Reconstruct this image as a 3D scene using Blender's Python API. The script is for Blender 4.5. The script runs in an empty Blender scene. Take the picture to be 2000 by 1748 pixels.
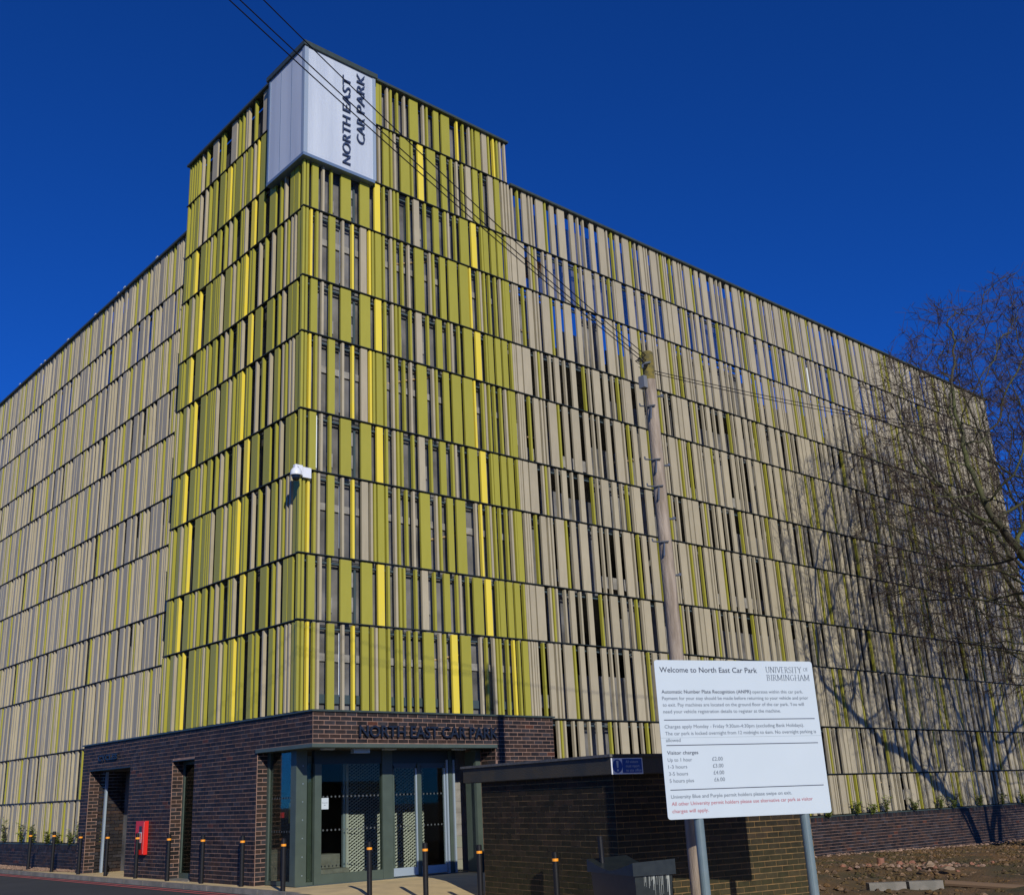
import bpy, bmesh, math, random
import numpy as np
from mathutils import Vector, Matrix
random.seed(7); rng = np.random.default_rng(7)
S = bpy.context.scene
col = S.collection
R = math.radians

# ------------------------------------------------------------------ camera
CAM = Vector((-9.790, -16.117, -1.554))
M3 = [(0.769, -0.638, -0.034), (-0.175, -0.261, 0.949), (0.615, 0.724, 0.312)]
yaw, pitch, roll = 0.8667233, 0.3176247, -0.0354696
F = Vector((math.cos(pitch)*math.cos(yaw), math.cos(pitch)*math.sin(yaw), math.sin(pitch)))
r0 = Vector((math.sin(yaw), -math.cos(yaw), 0)); u0 = r0.cross(F)
rr = math.cos(roll)*r0 + math.sin(roll)*u0; uu = -math.sin(roll)*r0 + math.cos(roll)*u0
cd = bpy.data.cameras.new("camera"); cam = bpy.data.objects.new("camera", cd); col.objects.link(cam)
cam.matrix_world = Matrix(((rr.x, uu.x, -F.x, CAM.x), (rr.y, uu.y, -F.y, CAM.y), (rr.z, uu.z, -F.z, CAM.z), (0, 0, 0, 1)))
cd.sensor_width = 36; cd.lens = 2047.71/2000*36
cd.shift_x = (1000-897.26)/2000; cd.shift_y = (888.07-874)/2000
cd.clip_start = .1; cd.clip_end = 3000
S.camera = cam
# ------------------------------------------------------------------ light
SUN_EL, SUN_AZ = 23.8, 23.5
SD = Vector((math.sin(R(SUN_AZ))*math.cos(R(SUN_EL)), math.cos(R(SUN_AZ))*math.cos(R(SUN_EL)), -math.sin(R(SUN_EL))))
w = bpy.data.worlds.new("World"); S.world = w; w.use_nodes = True
nt = w.node_tree; bg = nt.nodes['Background']
sky = nt.nodes.new('ShaderNodeTexSky'); sky.sky_type = 'NISHITA'; sky.sun_disc = False
sky.sun_elevation = R(SUN_EL); sky.sun_rotation = R(180+SUN_AZ)
sky.air_density = 0.8; sky.dust_density = 0.0; sky.ozone_density = 4.0; sky.altitude = 1500
tint = nt.nodes.new('ShaderNodeMix'); tint.data_type = 'RGBA'; tint.blend_type = 'MULTIPLY'; tint.inputs[0].default_value = 1
tint.inputs[7].default_value = (.105, .59, 1.52, 1)
gm = nt.nodes.new('ShaderNodeGamma'); gm.inputs[1].default_value = 1.0
tint2 = nt.nodes.new('ShaderNodeMix'); tint2.data_type = 'RGBA'; tint2.blend_type = 'MULTIPLY'; tint2.inputs[0].default_value = 1; tint2.inputs[7].default_value = (1, 1, 1, 1)
nt.links.new(sky.outputs[0], tint.inputs[6]); nt.links.new(tint.outputs[2], gm.inputs[0]); nt.links.new(gm.outputs[0], tint2.inputs[6]); nt.links.new(tint2.outputs[2], bg.inputs[0])
bg.inputs[1].default_value = 0.08
sl = bpy.data.lights.new("sun", 'SUN'); sl.energy = 3.8; sl.angle = R(.53); sl.color = (1, .95, .86)
so = bpy.data.objects.new("sun", sl); col.objects.link(so); so.rotation_euler = SD.to_track_quat('-Z', 'Y').to_euler(); so.location = (-20, -40, 30)
S.view_settings.view_transform = 'Standard'; S.view_settings.look = 'None'; S.view_settings.exposure = 0; S.view_settings.gamma = 1
S.render.engine = 'CYCLES'; S.cycles.max_bounces = 6; S.cycles.transparent_max_bounces = 12

# ------------------------------------------------------------------ materials
def mat(name, c, rough=.6, var=0, noise=None, bump=0, bscale=40, spec=.5, metal=0, c2=None, nscale=8, namt=.5, stretch=None, coat=0):
    m = bpy.data.materials.new(name); m.use_nodes = True; n = m.node_tree; b = n.nodes['Principled BSDF']
    b.inputs['Roughness'].default_value = rough; b.inputs['Metallic'].default_value = metal
    b.inputs['Specular IOR Level'].default_value = spec; b.inputs['Coat Weight'].default_value = coat
    L = n.links.new
    rgb = n.nodes.new('ShaderNodeRGB'); rgb.outputs[0].default_value = (*c, 1); out = rgb.outputs[0]
    tc = n.nodes.new('ShaderNodeTexCoord'); co = tc.outputs['Object']
    if stretch:
        mp = n.nodes.new('ShaderNodeMapping'); mp.inputs['Scale'].default_value = stretch; L(co, mp.inputs[0]); co = mp.outputs[0]
    if c2 is not None:
        t = n.nodes.new('ShaderNodeTexNoise'); t.inputs['Scale'].default_value = nscale; t.inputs['Detail'].default_value = 6; L(co, t.inputs['Vector'])
        rp = n.nodes.new('ShaderNodeMapRange'); rp.inputs[1].default_value = .5-.25*namt-.02; rp.inputs[2].default_value = .5+.25*namt+.02; L(t.outputs[0], rp.inputs[0])
        mx = n.nodes.new('ShaderNodeMix'); mx.data_type = 'RGBA'; L(rp.outputs[0], mx.inputs[0]); L(out, mx.inputs[6]); mx.inputs[7].default_value = (*c2, 1); out = mx.outputs[2]
    if var:
        g = n.nodes.new('ShaderNodeNewGeometry'); oi = n.nodes.new('ShaderNodeObjectInfo')
        ad = n.nodes.new('ShaderNodeMath'); ad.operation = 'ADD'; L(g.outputs['Random Per Island'], ad.inputs[0]); L(oi.outputs['Random'], ad.inputs[1])
        fr = n.nodes.new('ShaderNodeMath'); fr.operation = 'FRACT'; L(ad.outputs[0], fr.inputs[0])
        mr = n.nodes.new('ShaderNodeMapRange'); mr.inputs[3].default_value = 1-var; mr.inputs[4].default_value = 1+var; L(fr.outputs[0], mr.inputs[0])
        hs = n.nodes.new('ShaderNodeHueSaturation'); L(mr.outputs[0], hs.inputs['Value']); L(out, hs.inputs['Color']); out = hs.outputs[0]
    L(out, b.inputs['Base Color'])
    if bump:
        t = n.nodes.new('ShaderNodeTexNoise'); t.inputs['Scale'].default_value = bscale; t.inputs['Detail'].default_value = 4; L(co, t.inputs['Vector'])
        bp = n.nodes.new('ShaderNodeBump'); bp.inputs['Strength'].default_value = bump; bp.inputs['Distance'].default_value = .02; L(t.outputs[0], bp.inputs['Height']); L(bp.outputs[0], b.inputs['Normal'])
    return m
def brickmat(name, cols, rough=.55, spec=.4, flecks=0.0, moss=None):
    m = bpy.data.materials.new(name); m.use_nodes = True; n = m.node_tree; b = n.nodes['Principled BSDF']; L = n.links.new
    b.inputs['Roughness'].default_value = rough; b.inputs['Specular IOR Level'].default_value = spec
    g = n.nodes.new('ShaderNodeNewGeometry'); oi = n.nodes.new('ShaderNodeObjectInfo')
    ad = n.nodes.new('ShaderNodeMath'); ad.operation = 'ADD'; L(g.outputs['Random Per Island'], ad.inputs[0]); L(oi.outputs['Random'], ad.inputs[1])
    fr = n.nodes.new('ShaderNodeMath'); fr.operation = 'FRACT'; L(ad.outputs[0], fr.inputs[0])
    cr = n.nodes.new('ShaderNodeValToRGB'); cr.color_ramp.interpolation = 'CONSTANT'; L(fr.outputs[0], cr.inputs[0])
    e = cr.color_ramp.elements; e[0].position = 0; e[0].color = (*cols[0][1], 1); e[1].position = cols[1][0]; e[1].color = (*cols[1][1], 1)
    for p, c in cols[2:]: x = e.new(p); x.color = (*c, 1)
    tc = n.nodes.new('ShaderNodeNewGeometry')
    t = n.nodes.new('ShaderNodeTexNoise'); t.inputs['Scale'].default_value = 9; t.inputs['Detail'].default_value = 8; t.inputs['Roughness'].default_value = .7; L(tc.outputs['Position'], t.inputs['Vector'])
    mr = n.nodes.new('ShaderNodeMapRange'); mr.inputs[1].default_value = .3; mr.inputs[2].default_value = .7; mr.inputs[3].default_value = .6; mr.inputs[4].default_value = 1.45; L(t.outputs[0], mr.inputs[0])
    hs = n.nodes.new('ShaderNodeHueSaturation'); L(mr.outputs[0], hs.inputs['Value']); L(cr.outputs[0], hs.inputs['Color']); out = hs.outputs[0]
    if flecks:
        t2 = n.nodes.new('ShaderNodeTexNoise'); t2.inputs['Scale'].default_value = 16; t2.inputs['Detail'].default_value = 10; t2.inputs['Roughness'].default_value = .8; L(tc.outputs['Position'], t2.inputs['Vector'])
        m2 = n.nodes.new('ShaderNodeMapRange'); m2.inputs[1].default_value = .72-flecks; m2.inputs[2].default_value = .8-flecks; L(t2.outputs[0], m2.inputs[0])
        mx = n.nodes.new('ShaderNodeMix'); mx.data_type = 'RGBA'; L(m2.outputs[0], mx.inputs[0]); L(out, mx.inputs[6]); mx.inputs[7].default_value = (.3, .29, .26, 1); out = mx.outputs[2]
    if moss:
        sx = n.nodes.new('ShaderNodeSeparateXYZ'); L(tc.outputs['Position'], sx.inputs[0])
        m3 = n.nodes.new('ShaderNodeMapRange'); m3.inputs[1].default_value = -1.9; m3.inputs[2].default_value = -3.1; m3.inputs[4].default_value = .9; L(sx.outputs[2], m3.inputs[0])
        mm = n.nodes.new('ShaderNodeMath'); mm.operation = 'MULTIPLY'; L(m3.outputs[0], mm.inputs[0]); L(t.outputs[0], mm.inputs[1])
        mx = n.nodes.new('ShaderNodeMix'); mx.data_type = 'RGBA'; L(mm.outputs[0], mx.inputs[0]); L(out, mx.inputs[6]); mx.inputs[7].default_value = (*moss, 1); out = mx.outputs[2]
    L(out, b.inputs['Base Color'])
    bp = n.nodes.new('ShaderNodeBump'); bp.inputs['Strength'].default_value = .25; bp.inputs['Distance'].default_value = .01; t3 = n.nodes.new('ShaderNodeTexNoise'); t3.inputs['Scale'].default_value = 60
    L(tc.outputs['Position'], t3.inputs['Vector']); L(t3.outputs[0], bp.inputs['Height']); L(bp.outputs[0], b.inputs['Normal'])
    return m
def glassmat(name, tintc=(.80, .83, .8), refl=.03):
    m = bpy.data.materials.new(name); m.use_nodes = True; n = m.node_tree; n.nodes.clear(); L = n.links.new
    o = n.nodes.new('ShaderNodeOutputMaterial'); t = n.nodes.new('ShaderNodeBsdfTransparent'); t.inputs[0].default_value = (*tintc, 1)
    g = n.nodes.new('ShaderNodeBsdfGlossy'); g.inputs['Roughness'].default_value = .02; f = n.nodes.new('ShaderNodeFresnel'); f.inputs[0].default_value = 1.5
    a = n.nodes.new('ShaderNodeMath'); a.operation = 'MULTIPLY'; a.inputs[1].default_value = refl*10; L(f.outputs[0], a.inputs[0])
    x = n.nodes.new('ShaderNodeMixShader'); L(a.outputs[0], x.inputs[0]); L(t.outputs[0], x.inputs[1]); L(g.outputs[0], x.inputs[2]); L(x.outputs[0], o.inputs[0]); return m
def meshmat(name, c, alpha, lines=0):
    # fine wire mesh: too small to resolve at this distance, so partly see-through
    m = bpy.data.materials.new(name); m.use_nodes = True; n = m.node_tree; b = n.nodes['Principled BSDF']; L = n.links.new
    tc = n.nodes.new('ShaderNodeNewGeometry')
    t = n.nodes.new('ShaderNodeTexNoise'); t.inputs['Scale'].default_value = 1.3; t.inputs['Detail'].default_value = 5; L(tc.outputs['Position'], t.inputs['Vector'])
    cr = n.nodes.new('ShaderNodeMapRange'); cr.inputs[1].default_value = .35; cr.inputs[2].default_value = .7; cr.inputs[3].default_value = .55; cr.inputs[4].default_value = 1.5; L(t.outputs[0], cr.inputs[0])
    hs = n.nodes.new('ShaderNodeHueSaturation'); hs.inputs['Color'].default_value = (*c, 1); L(cr.outputs[0], hs.inputs['Value']); L(hs.outputs[0], b.inputs['Base Color'])
    b.inputs['Roughness'].default_value = .45; b.inputs['Alpha'].default_value = alpha
    return m
G = mat('green_paint', (.352, .325, .040), .45, var=.05, c2=(.335, .31, .036), nscale=3, bump=.04, bscale=90)
B = mat('beige_paint', (.425, .368, .242), .5, var=.07, c2=(.385, .335, .22), nscale=3, bump=.04, bscale=90)
Y = mat('yellow_paint', (.78, .61, .045), .45, var=.03, c2=(.74, .59, .07), nscale=3)
DK = mat('dark_slate_paint', (.018, .028, .028), .45)
DK2 = mat('slate_rail', (.05, .075, .085), .45)
CAP = mat('green_grey_flashing', (.05, .068, .055), .4, c2=(.04, .055, .046))
FR = mat('frame_green_grey', (.070, .095, .075), .45, c2=(.06, .082, .065), nscale=5)
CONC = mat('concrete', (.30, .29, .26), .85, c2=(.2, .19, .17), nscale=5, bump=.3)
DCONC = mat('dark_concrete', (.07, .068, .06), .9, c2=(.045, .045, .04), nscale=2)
MESH = meshmat('grey_mesh_screen', (.17, .165, .155), .86)
MESHS = meshmat('grey_wire_mesh', (.13, .13, .13), .42)
BRK = brickmat('engineering_brick', [(0, (.017, .015, .015)), (.3, (.026, .023, .023)), (.52, (.030, .022, .019)), (.72, (.043, .027, .020)), (.88, (.034, .031, .033)), (.985, (.075, .03, .018))], rough=.55, spec=.2)
BRK2 = brickmat('brown_brick', [(0, (.019, .016, .010)), (.3, (.026, .020, .013)), (.6, (.021, .017, .010)), (.85, (.036, .025, .016))], rough=.8, spec=.2, flecks=.085, moss=(.07, .065, .02))
MOR = mat('pink_mortar', (.33, .20, .145), .9, c2=(.22, .135, .10), nscale=6)
MOR2 = mat('ochre_mortar', (.24, .14, .05), .9, c2=(.12, .085, .035), nscale=5)
WHT = mat('white_panel', (.52, .59, .62), .45, c2=(.505, .575, .605), nscale=2)
POLY = mat('white_polycarbonate', (.53, .58, .64), .35, c2=(.44, .49, .56), nscale=1.2, stretch=(3, 3, .25))
BLU = mat('blue_grey_trim', (.12, .18, .28), .4)
NAVY = mat('navy_lettering', (.035, .055, .11), .4)
NAVY2 = mat('black_navy_lettering', (.010, .015, .026), .4)
SILV = mat('silver_frame', (.38, .46, .52), .35, metal=.3)
BLK = mat('black_plastic', (.007, .007, .008), .5, spec=.3, c2=(.011, .011, .012), nscale=30)
ORG = mat('orange_band', (.95, .35, .02), .4)
RED = mat('red_enamel', (.65, .02, .015), .35)
WOOD = mat('weathered_pole_wood', (.38, .31, .235), .85, c2=(.23, .18, .13), nscale=7, stretch=(3, 3, .35), bump=.5, bscale=30)
MOSSW = mat('mossy_pole_top', (.22, .17, .03), .9, c2=(.10, .085, .03), nscale=14, bump=.5)
STEEL = mat('galvanised_steel', (.16, .18, .20), .4, metal=.5)
PGREY = mat('grey_post_paint', (.15, .20, .215), .4, c2=(.13, .18, .19), nscale=6)
GLS = glassmat('door_glass'); DGL = glassmat('dark_window_glass', (.25, .34, .3), .06)
ASPH = mat('asphalt', (.045, .047, .045), .9, c2=(.034, .036, .034), nscale=1.2, bump=.5, bscale=200)
PAVE = mat('sand_paving', (.72, .54, .26), .9, c2=(.58, .44, .22), nscale=2.5, bump=.3, bscale=120)
KERB = mat('kerb_concrete', (.25, .225, .18), .9, c2=(.16, .15, .12), nscale=4, bump=.3)
REDL = mat('red_line_paint', (.66, .15, .13), .75, c2=(.5, .12, .10), nscale=9)
SOIL = mat('brown_soil', (.14, .075, .024), .95, c2=(.055, .045, .012), nscale=1.1, bump=1, bscale=25)
GRAV = mat('pink_gravel', (.26, .17, .115), .95, var=.4)
BARK = mat('tree_bark', (.045, .038, .022), .9, c2=(.075, .082, .022), nscale=1.2, bump=.4, bscale=20)
TWIG = mat('fine_twigs', (.052, .034, .024), .9)
LEAF = mat('shrub_leaf', (.20, .25, .045), .6, var=.45)
TERRA = mat('terracotta', (.30, .13, .07), .8, c2=(.22, .10, .06), nscale=12)
BIN = mat('dark_green_plastic', (.012, .017, .017), .38, c2=(.02, .026, .025), nscale=12)
SIGNB = mat('sign_blue', (.015, .06, .28), .4)
TXT = mat('sign_text_navy', (.035, .045, .075), .6); TXTG = mat('sign_text_grey', (.12, .15, .19), .6); TXTR = mat('sign_text_red', (.42, .09, .12), .6)
YEL = mat('hazard_yellow', (.75, .6, .04), .5)

# ------------------------------------------------------------------ mesh helpers
class MB:
    def __init__(s): s.v = []; s.f = []; s.m = []; s.mats = []
    def mi(s, m):
        if m not in s.mats: s.mats.append(m)
        return s.mats.index(m)
    def box(s, x0, x1, y0, y1, z0, z1, m):
        if x0 > x1: x0, x1 = x1, x0
        if y0 > y1: y0, y1 = y1, y0
        i = len(s.v); k = s.mi(m)
        s.v += [(x0, y0, z0), (x1, y0, z0), (x1, y1, z0), (x0, y1, z0), (x0, y0, z1), (x1, y0, z1), (x1, y1, z1), (x0, y1, z1)]
        s.f += [(i, i+3, i+2, i+1), (i+4, i+5, i+6, i+7), (i, i+1, i+5, i+4), (i+1, i+2, i+6, i+5), (i+2, i+3, i+7, i+6), (i+3, i, i+4, i+7)]; s.m += [k]*6; return s
    def poly(s, pts, m):
        i = len(s.v); s.v += [tuple(p) for p in pts]; s.f.append(tuple(range(i, i+len(pts)))); s.m.append(s.mi(m)); return s
    def tube(s, pts, rad, m, n=8, caps=True):
        k = s.mi(m); pts = [Vector(p) for p in pts]
        if not hasattr(rad, '__len__'): rad = [rad]*len(pts)
        base = len(s.v); prev = None
        for j, p in enumerate(pts):
            d = (pts[min(j+1, len(pts)-1)]-pts[max(j-1, 0)]).normalized()
            a = (prev if prev is not None else (Vector((1, 0, 0)) if abs(d.x) < .9 else Vector((0, 1, 0))))
            a = (a-d*a.dot(d)).normalized(); prev = a; b = d.cross(a)
            for q in range(n):
                t = 2*math.pi*q/n; s.v.append(tuple(p+(a*math.cos(t)+b*math.sin(t))*rad[j]))
        for j in range(len(pts)-1):
            for q in range(n):
                s.f.append((base+j*n+q, base+j*n+(q+1) % n, base+(j+1)*n+(q+1) % n, base+(j+1)*n+q)); s.m.append(k)
        if caps:
            s.f.append(tuple(base+q for q in reversed(range(n)))); s.f.append(tuple(base+(len(pts)-1)*n+q for q in range(n))); s.m += [k, k]
        return s
    def lathe(s, prof, c, m, n=20):
        k = s.mi(m); base = len(s.v)
        for r_, z_ in prof:
            for q in range(n):
                t = 2*math.pi*q/n; s.v.append((c[0]+r_*math.cos(t), c[1]+r_*math.sin(t), c[2]+z_))
        for j in range(len(prof)-1):
            for q in range(n):
                s.f.append((base+j*n+q, base+j*n+(q+1) % n, base+(j+1)*n+(q+1) % n, base+(j+1)*n+q)); s.m.append(k)
        return s
    def mesh(s, name, off=(0, 0, 0), smooth=False):
        me = bpy.data.meshes.new(name); ox, oy, oz = off
        me.from_pydata([(x-ox, y-oy, z-oz) for x, y, z in s.v], [], s.f)
        for m in s.mats: me.materials.append(m)
        me.polygons.foreach_set('material_index', s.m)
        if smooth: me.polygons.foreach_set('use_smooth', [True]*len(me.polygons))
        me.update(); return me
OFF = {}
def root_off(o):
    while o is not None and o.name not in OFF: o = o.parent
    return OFF[o.name] if o is not None else (0, 0, 0)
def obj(name, mb, parent=None, smooth=False, kind=None, label=None):
    o = bpy.data.objects.new(name, mb.mesh(name, root_off(parent) if parent else (0, 0, 0), smooth)); col.objects.link(o)
    if parent: o.parent = parent
    if kind: o['kind'] = kind
    if label: o['label'] = label
    return o
def tag(o, label, cat, group=None):
    o['label'] = label; o['category'] = cat
    if group: o['group'] = group
    return o
def thing(name, loc, label, cat, group=None, local=False, rotz=0):
    o = bpy.data.objects.new(name, None); col.objects.link(o); o.location = loc; o.rotation_euler = (0, 0, rotz); o.empty_display_size = .2
    OFF[o.name] = (0, 0, 0) if local else tuple(loc)
    return tag(o, label, cat, group)
def structure(name, mb, smooth=False):
    o = obj(name, mb, smooth=smooth); o['kind'] = 'structure'; return o
def box(name, b, m, parent, **k): return obj(name, MB().box(*b, m), parent, **k)
UC = {}
def unit(m):
    if m.name not in UC: UC[m.name] = MB().box(0, 1, 0, 1, 0, 1, m).mesh('unit_'+m.name)
    return UC[m.name]
def ubox(name, b, m, parent):
    ox, oy, oz = root_off(parent)
    o = bpy.data.objects.new(name, unit(m)); col.objects.link(o); o.parent = parent
    o.location = (min(b[0], b[1])-ox, min(b[2], b[3])-oy, b[4]-oz); o.scale = (abs(b[1]-b[0]), abs(b[3]-b[2]), b[5]-b[4]); return o
def piecewise(boxes, name, restname, parent, limit=300, campos=None):
    """boxes: (bounds, material, facing area). Largest in view become their own parts, the rest one joined part"""
    C = campos or CAM
    def key(t):
        b = t[0]; c = Vector(((b[0]+b[1])/2, (b[2]+b[3])/2, (b[4]+b[5])/2)); d = c-C; return -t[2]/d.length_squared
    boxes.sort(key=key)
    for b, m, a in boxes[:limit]: ubox(name, b, m, parent)
    if len(boxes) > limit:
        mb = MB()
        for b, m, a in boxes[limit:]: mb.box(*b, m)
        obj(restname, mb, parent, kind='stuff')
def text_mesh(name, s, width, height, m, parent, fn, depth=.01, bold=0.0, align_cap=True, shear=0):
    """flat lettering; fn maps (x along, y up, z out) to coordinates of the parent"""
    cu = bpy.data.curves.new(name, 'FONT'); cu.body = s; cu.extrude = 0.0; cu.offset = bold; cu.shear = shear; cu.resolution_u = 3
    t = bpy.data.objects.new(name+'_tmp', cu); col.objects.link(t)
    me = bpy.data.meshes.new_from_object(t); bpy.data.objects.remove(t)
    vs = [v.co.copy() for v in me.vertices]; x0 = min(v.x for v in vs); x1 = max(v.x for v in vs)
    sx = width/(x1-x0); sy = height/.69
    faces = [tuple(p.vertices) for p in me.polygons]; n = len(vs)
    mb = MB(); k = mb.mi(m)
    ed = {}
    for f in faces:
        for a, b in zip(f, f[1:]+f[:1]): ed[(a, b)] = 1
    for v in vs: mb.v.append(fn((v.x-x0)*sx, v.y*sy, depth))
    for f in faces: mb.f.append(f); mb.m.append(k)
    if depth > .004:
        for v in vs: mb.v.append(fn((v.x-x0)*sx, v.y*sy, 0))
        for (a, b) in ed:
            if (b, a) not in ed: mb.f.append((b, a, a+n, b+n)); mb.m.append(k)
    o = bpy.data.objects.new(name, mb.mesh(name)); col.objects.link(o)
    if parent: o.parent = parent
    return o

# ------------------------------------------------------------------ levels of the building (metres; 0 = top of the brick storey)
Z = {-2: -2.257, -1: -1.230, 0: 0.0, 1: 1.614, 2: 2.835, 3: 4.441, 4: 5.649, 5: 7.268, 6: 8.484, 7: 10.054, 8: 11.273, 9: 12.767, 10: 13.951}
GZ = -2.87
DXB, WL, LR, YEND = .552, 5.60, 31.32, 27.0
def smooth(t): t = max(0, min(1, t)); return t*t*(3-2*t)
def ground(x, y):
    a = -.07*max(0, min(4.7, -1-y)); b = -.36*smooth((x-5)/9)-.16*smooth((x-14)/12)
    return GZ+min(a, b)

RS = "G0.00n G0.08n G0.21m B0.46n G0.66n G0.92w G1.40w Y1.78m G2.01n B2.20n G2.29n G2.39n G2.68n B2.85m G3.15n G3.41m G3.73n B3.82n G4.02n G4.19w Y4.53m G4.83n G4.90m G5.13m G5.34m G5.59n B5.65n B5.71n B5.79m B5.98w B6.39n"
RL = "G0.00n G0.08n Y0.18n G0.32n B0.41n G0.63m B0.95n Y1.19n B1.41m B1.62n G1.70n G1.79m G1.99n B2.19n G2.29n G2.48n B2.66n G2.85w B3.25n G3.35n G3.56m G3.80w B4.32n Y4.46n G4.66n B4.73n G4.85n G5.00n G5.19n B5.34n G5.45n G5.51m B5.75n B5.82n B5.89n"
RL2 = RL.replace("B1.62n", "Y1.62n").replace("B4.32n Y4.46n", "G4.13w Y4.42n")
R0 = "G0.00n G0.09n Y0.20n G0.33n B0.42n G0.64m B0.96n Y1.19n G1.40m G1.62n B1.71n G1.79m G2.00n G2.20n G2.29n G2.48n G2.66n G2.86w B3.25n G3.37n Y3.56m G3.81w B4.31n G4.46n B4.66n G4.75n G4.84n G5.04n Y5.22n G5.36n G5.49m B5.66n B5.75n B5.82n B5.89n"
R8 = "Y1.77n B1.90n G2.03m G2.23n B2.33n G2.51w G2.81n Y3.00m G3.27w G3.69m G3.98n B4.14n G4.31n B4.44m G4.66m G4.91n B5.14m G5.35m B5.57n B5.67n B5.77n B5.89n"
R9 = "G1.79m G1.95n B2.14n G2.24n G2.42n B2.62n G2.79w B3.17n G3.28n G3.50m G3.73w Y4.19n G4.38n B4.57n G4.68n G4.79m B5.00m G5.19n Y5.35n G5.47n B5.57n B5.72n"
BL = "G6.08n B6.25m B6.47n B6.57n B6.73w G7.03n B7.21m B7.49w B7.92m B8.21n B8.41n B8.68m B8.99w B9.31n G9.50n B9.67m B9.95w G10.26n B10.44n B10.62m B10.82n B10.92n B11.08w B11.39n G11.52n B11.62n B11.72n"
BS = "G6.48n B6.59n B6.85n B7.02m B7.34n B7.59m G8.01n B8.19n B8.35w B8.74m B9.05n G9.24n B9.43n B9.50w B9.96w B10.34m B10.74n G10.85n B10.95n B11.16n B11.41m B11.61m B11.80w B12.21n"
TS = "G5.60m G5.40n G5.22m Y5.03n G4.73w G4.40n B4.23n G4.12n G3.90m G3.55n B3.33n G3.12n G2.78n G2.68n B2.59n Y2.28m G1.97w G1.48w G1.05n B0.87n G0.63m G0.45m"
TLg = "G5.67n B5.58n G5.46n G5.24m B5.09n G4.91n Y4.71n G4.37w G4.03m G3.84n G3.75n B3.65n G3.41w B3.07n G2.89n G2.70n G2.61n Y2.52n G2.31n G2.21n B1.90n G1.64n B1.35n G1.12m B0.83n G0.72n B0.57n B0.45n G0.31m"
T0 = "G5.69n B5.59n G5.47n G5.26m B5.11n G4.91n Y4.71n G4.38w G4.05m G3.85n B3.77n G3.65n G3.42w B3.06n G2.89n G2.68n G2.59n Y2.50n G2.30n G2.19n G1.88m G1.62n B1.35n G1.10m B0.81n G0.70n B0.54n B0.42n G0.29m"
T8 = "G5.61n G5.40n G5.24n G5.14m B4.93n B4.64n G4.44n G4.22m G3.87w Y3.50m G3.24n G3.10w B2.76n G2.67n G2.54m B2.27n Y2.10n G1.94w G1.63n"
T9 = "G5.60n G5.49n G5.36n G5.23n G5.11n B4.91n G4.66n B4.33w G3.91n G3.81n B3.38w G3.05n G2.86n B2.69n B2.60n G2.28n B1.89w G1.56n"
WID = {'n': .05, 'm': .15, 'w': .245}; DEP = {'n': .07, 'm': .05, 'w': .045}; MATS = {'G': G, 'B': B, 'Y': Y}
def parse(s): return [(t[0], float(t[1:-1]), t[-1]) for t in s.split()]

# ================================================================== GROUND
mb = MB(); mb.poly([(-900, -900, -3.6), (900, -900, -3.6), (900, 900, -3.6), (-900, 900, -3.6)], mat('far_ground', (.16, .13, .085), .95, c2=(.11, .10, .06), nscale=.2)); structure('ground', mb)
def sheet(name, x0, x1, y0, y1, step, m, dz=0, noise=0, f=None):
    nx = max(1, int((x1-x0)/step)); ny = max(1, int((y1-y0)/step)); mb = MB(); k = mb.mi(m)
    xs = np.linspace(x0, x1, nx+1); ys = np.linspace(y0, y1, ny+1)
    N = rng.normal(size=(nx+1, ny+1))*noise
    if noise:
        N = (N+np.roll(N, 1, 0)+np.roll(N, 1, 1))/1.7
        N += .10*noise/.02*np.sin(xs[:, None]*1.7+np.cos(ys[None, :]*1.3))*np.sin(ys[None, :]*2.1+xs[:, None]*.6)*.35
    for i, x in enumerate(xs):
        for j, y in enumerate(ys): mb.v.append((x, y, (f or ground)(x, y)+dz+(N[i, j] if noise else 0)))
    for i in range(nx):
        for j in range(ny):
            a = i*(ny+1)+j; mb.f.append((a, a+ny+1, a+ny+2, a+1)); mb.m.append(k)
    return structure(name, mb, smooth=True)
sheet('pavement', -.34, 6.2, -14, 20, .5, PAVE)
# joints of the paving slabs are fine relief only; the road runs along the left side
ROADZ = -.075
mb = MB(); k = mb.mi(ASPH)
for j in range(40):
    y0 = -40+j*2; y1 = y0+2
    za, zb = ground(-1, y0)+ROADZ, ground(-1, y1)+ROADZ
    mb.poly([(-60, y0, za), (-.36, y0, za), (-.36, y1, zb), (-60, y1, zb)], ASPH)
mb.poly([(-60, 40, GZ+ROADZ), (-.36, 40, GZ+ROADZ), (-.36, 120, GZ+ROADZ), (-60, 120, GZ+ROADZ)], ASPH)
structure('road', mb)
kt = thing('kerb', (-.3, 6, GZ), 'pale concrete kerb between road and pavement on the left', 'kerb')
y = -4.0
while y < 20:
    a, b = ground(0, y), ground(0, y+.9)
    mbk = MB(); x0, x1 = -.38, -.26
    mbk.v = [(x0, y+.006, a-.16), (x1, y+.006, a-.16), (x1, y+.9, b-.16), (x0, y+.9, b-.16), (x0, y+.006, a+.006), (x1, y+.006, a+.006), (x1, y+.9, b+.006), (x0, y+.9, b+.006)]
    mbk.f = [(0, 3, 2, 1), (4, 5, 6, 7), (0, 1, 5, 4), (1, 2, 6, 5), (2, 3, 7, 6), (3, 0, 4, 7)]; mbk.m = [0]*6; mbk.mats = [KERB]
    obj('kerb_stone', mbk, kt); y += .91
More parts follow.
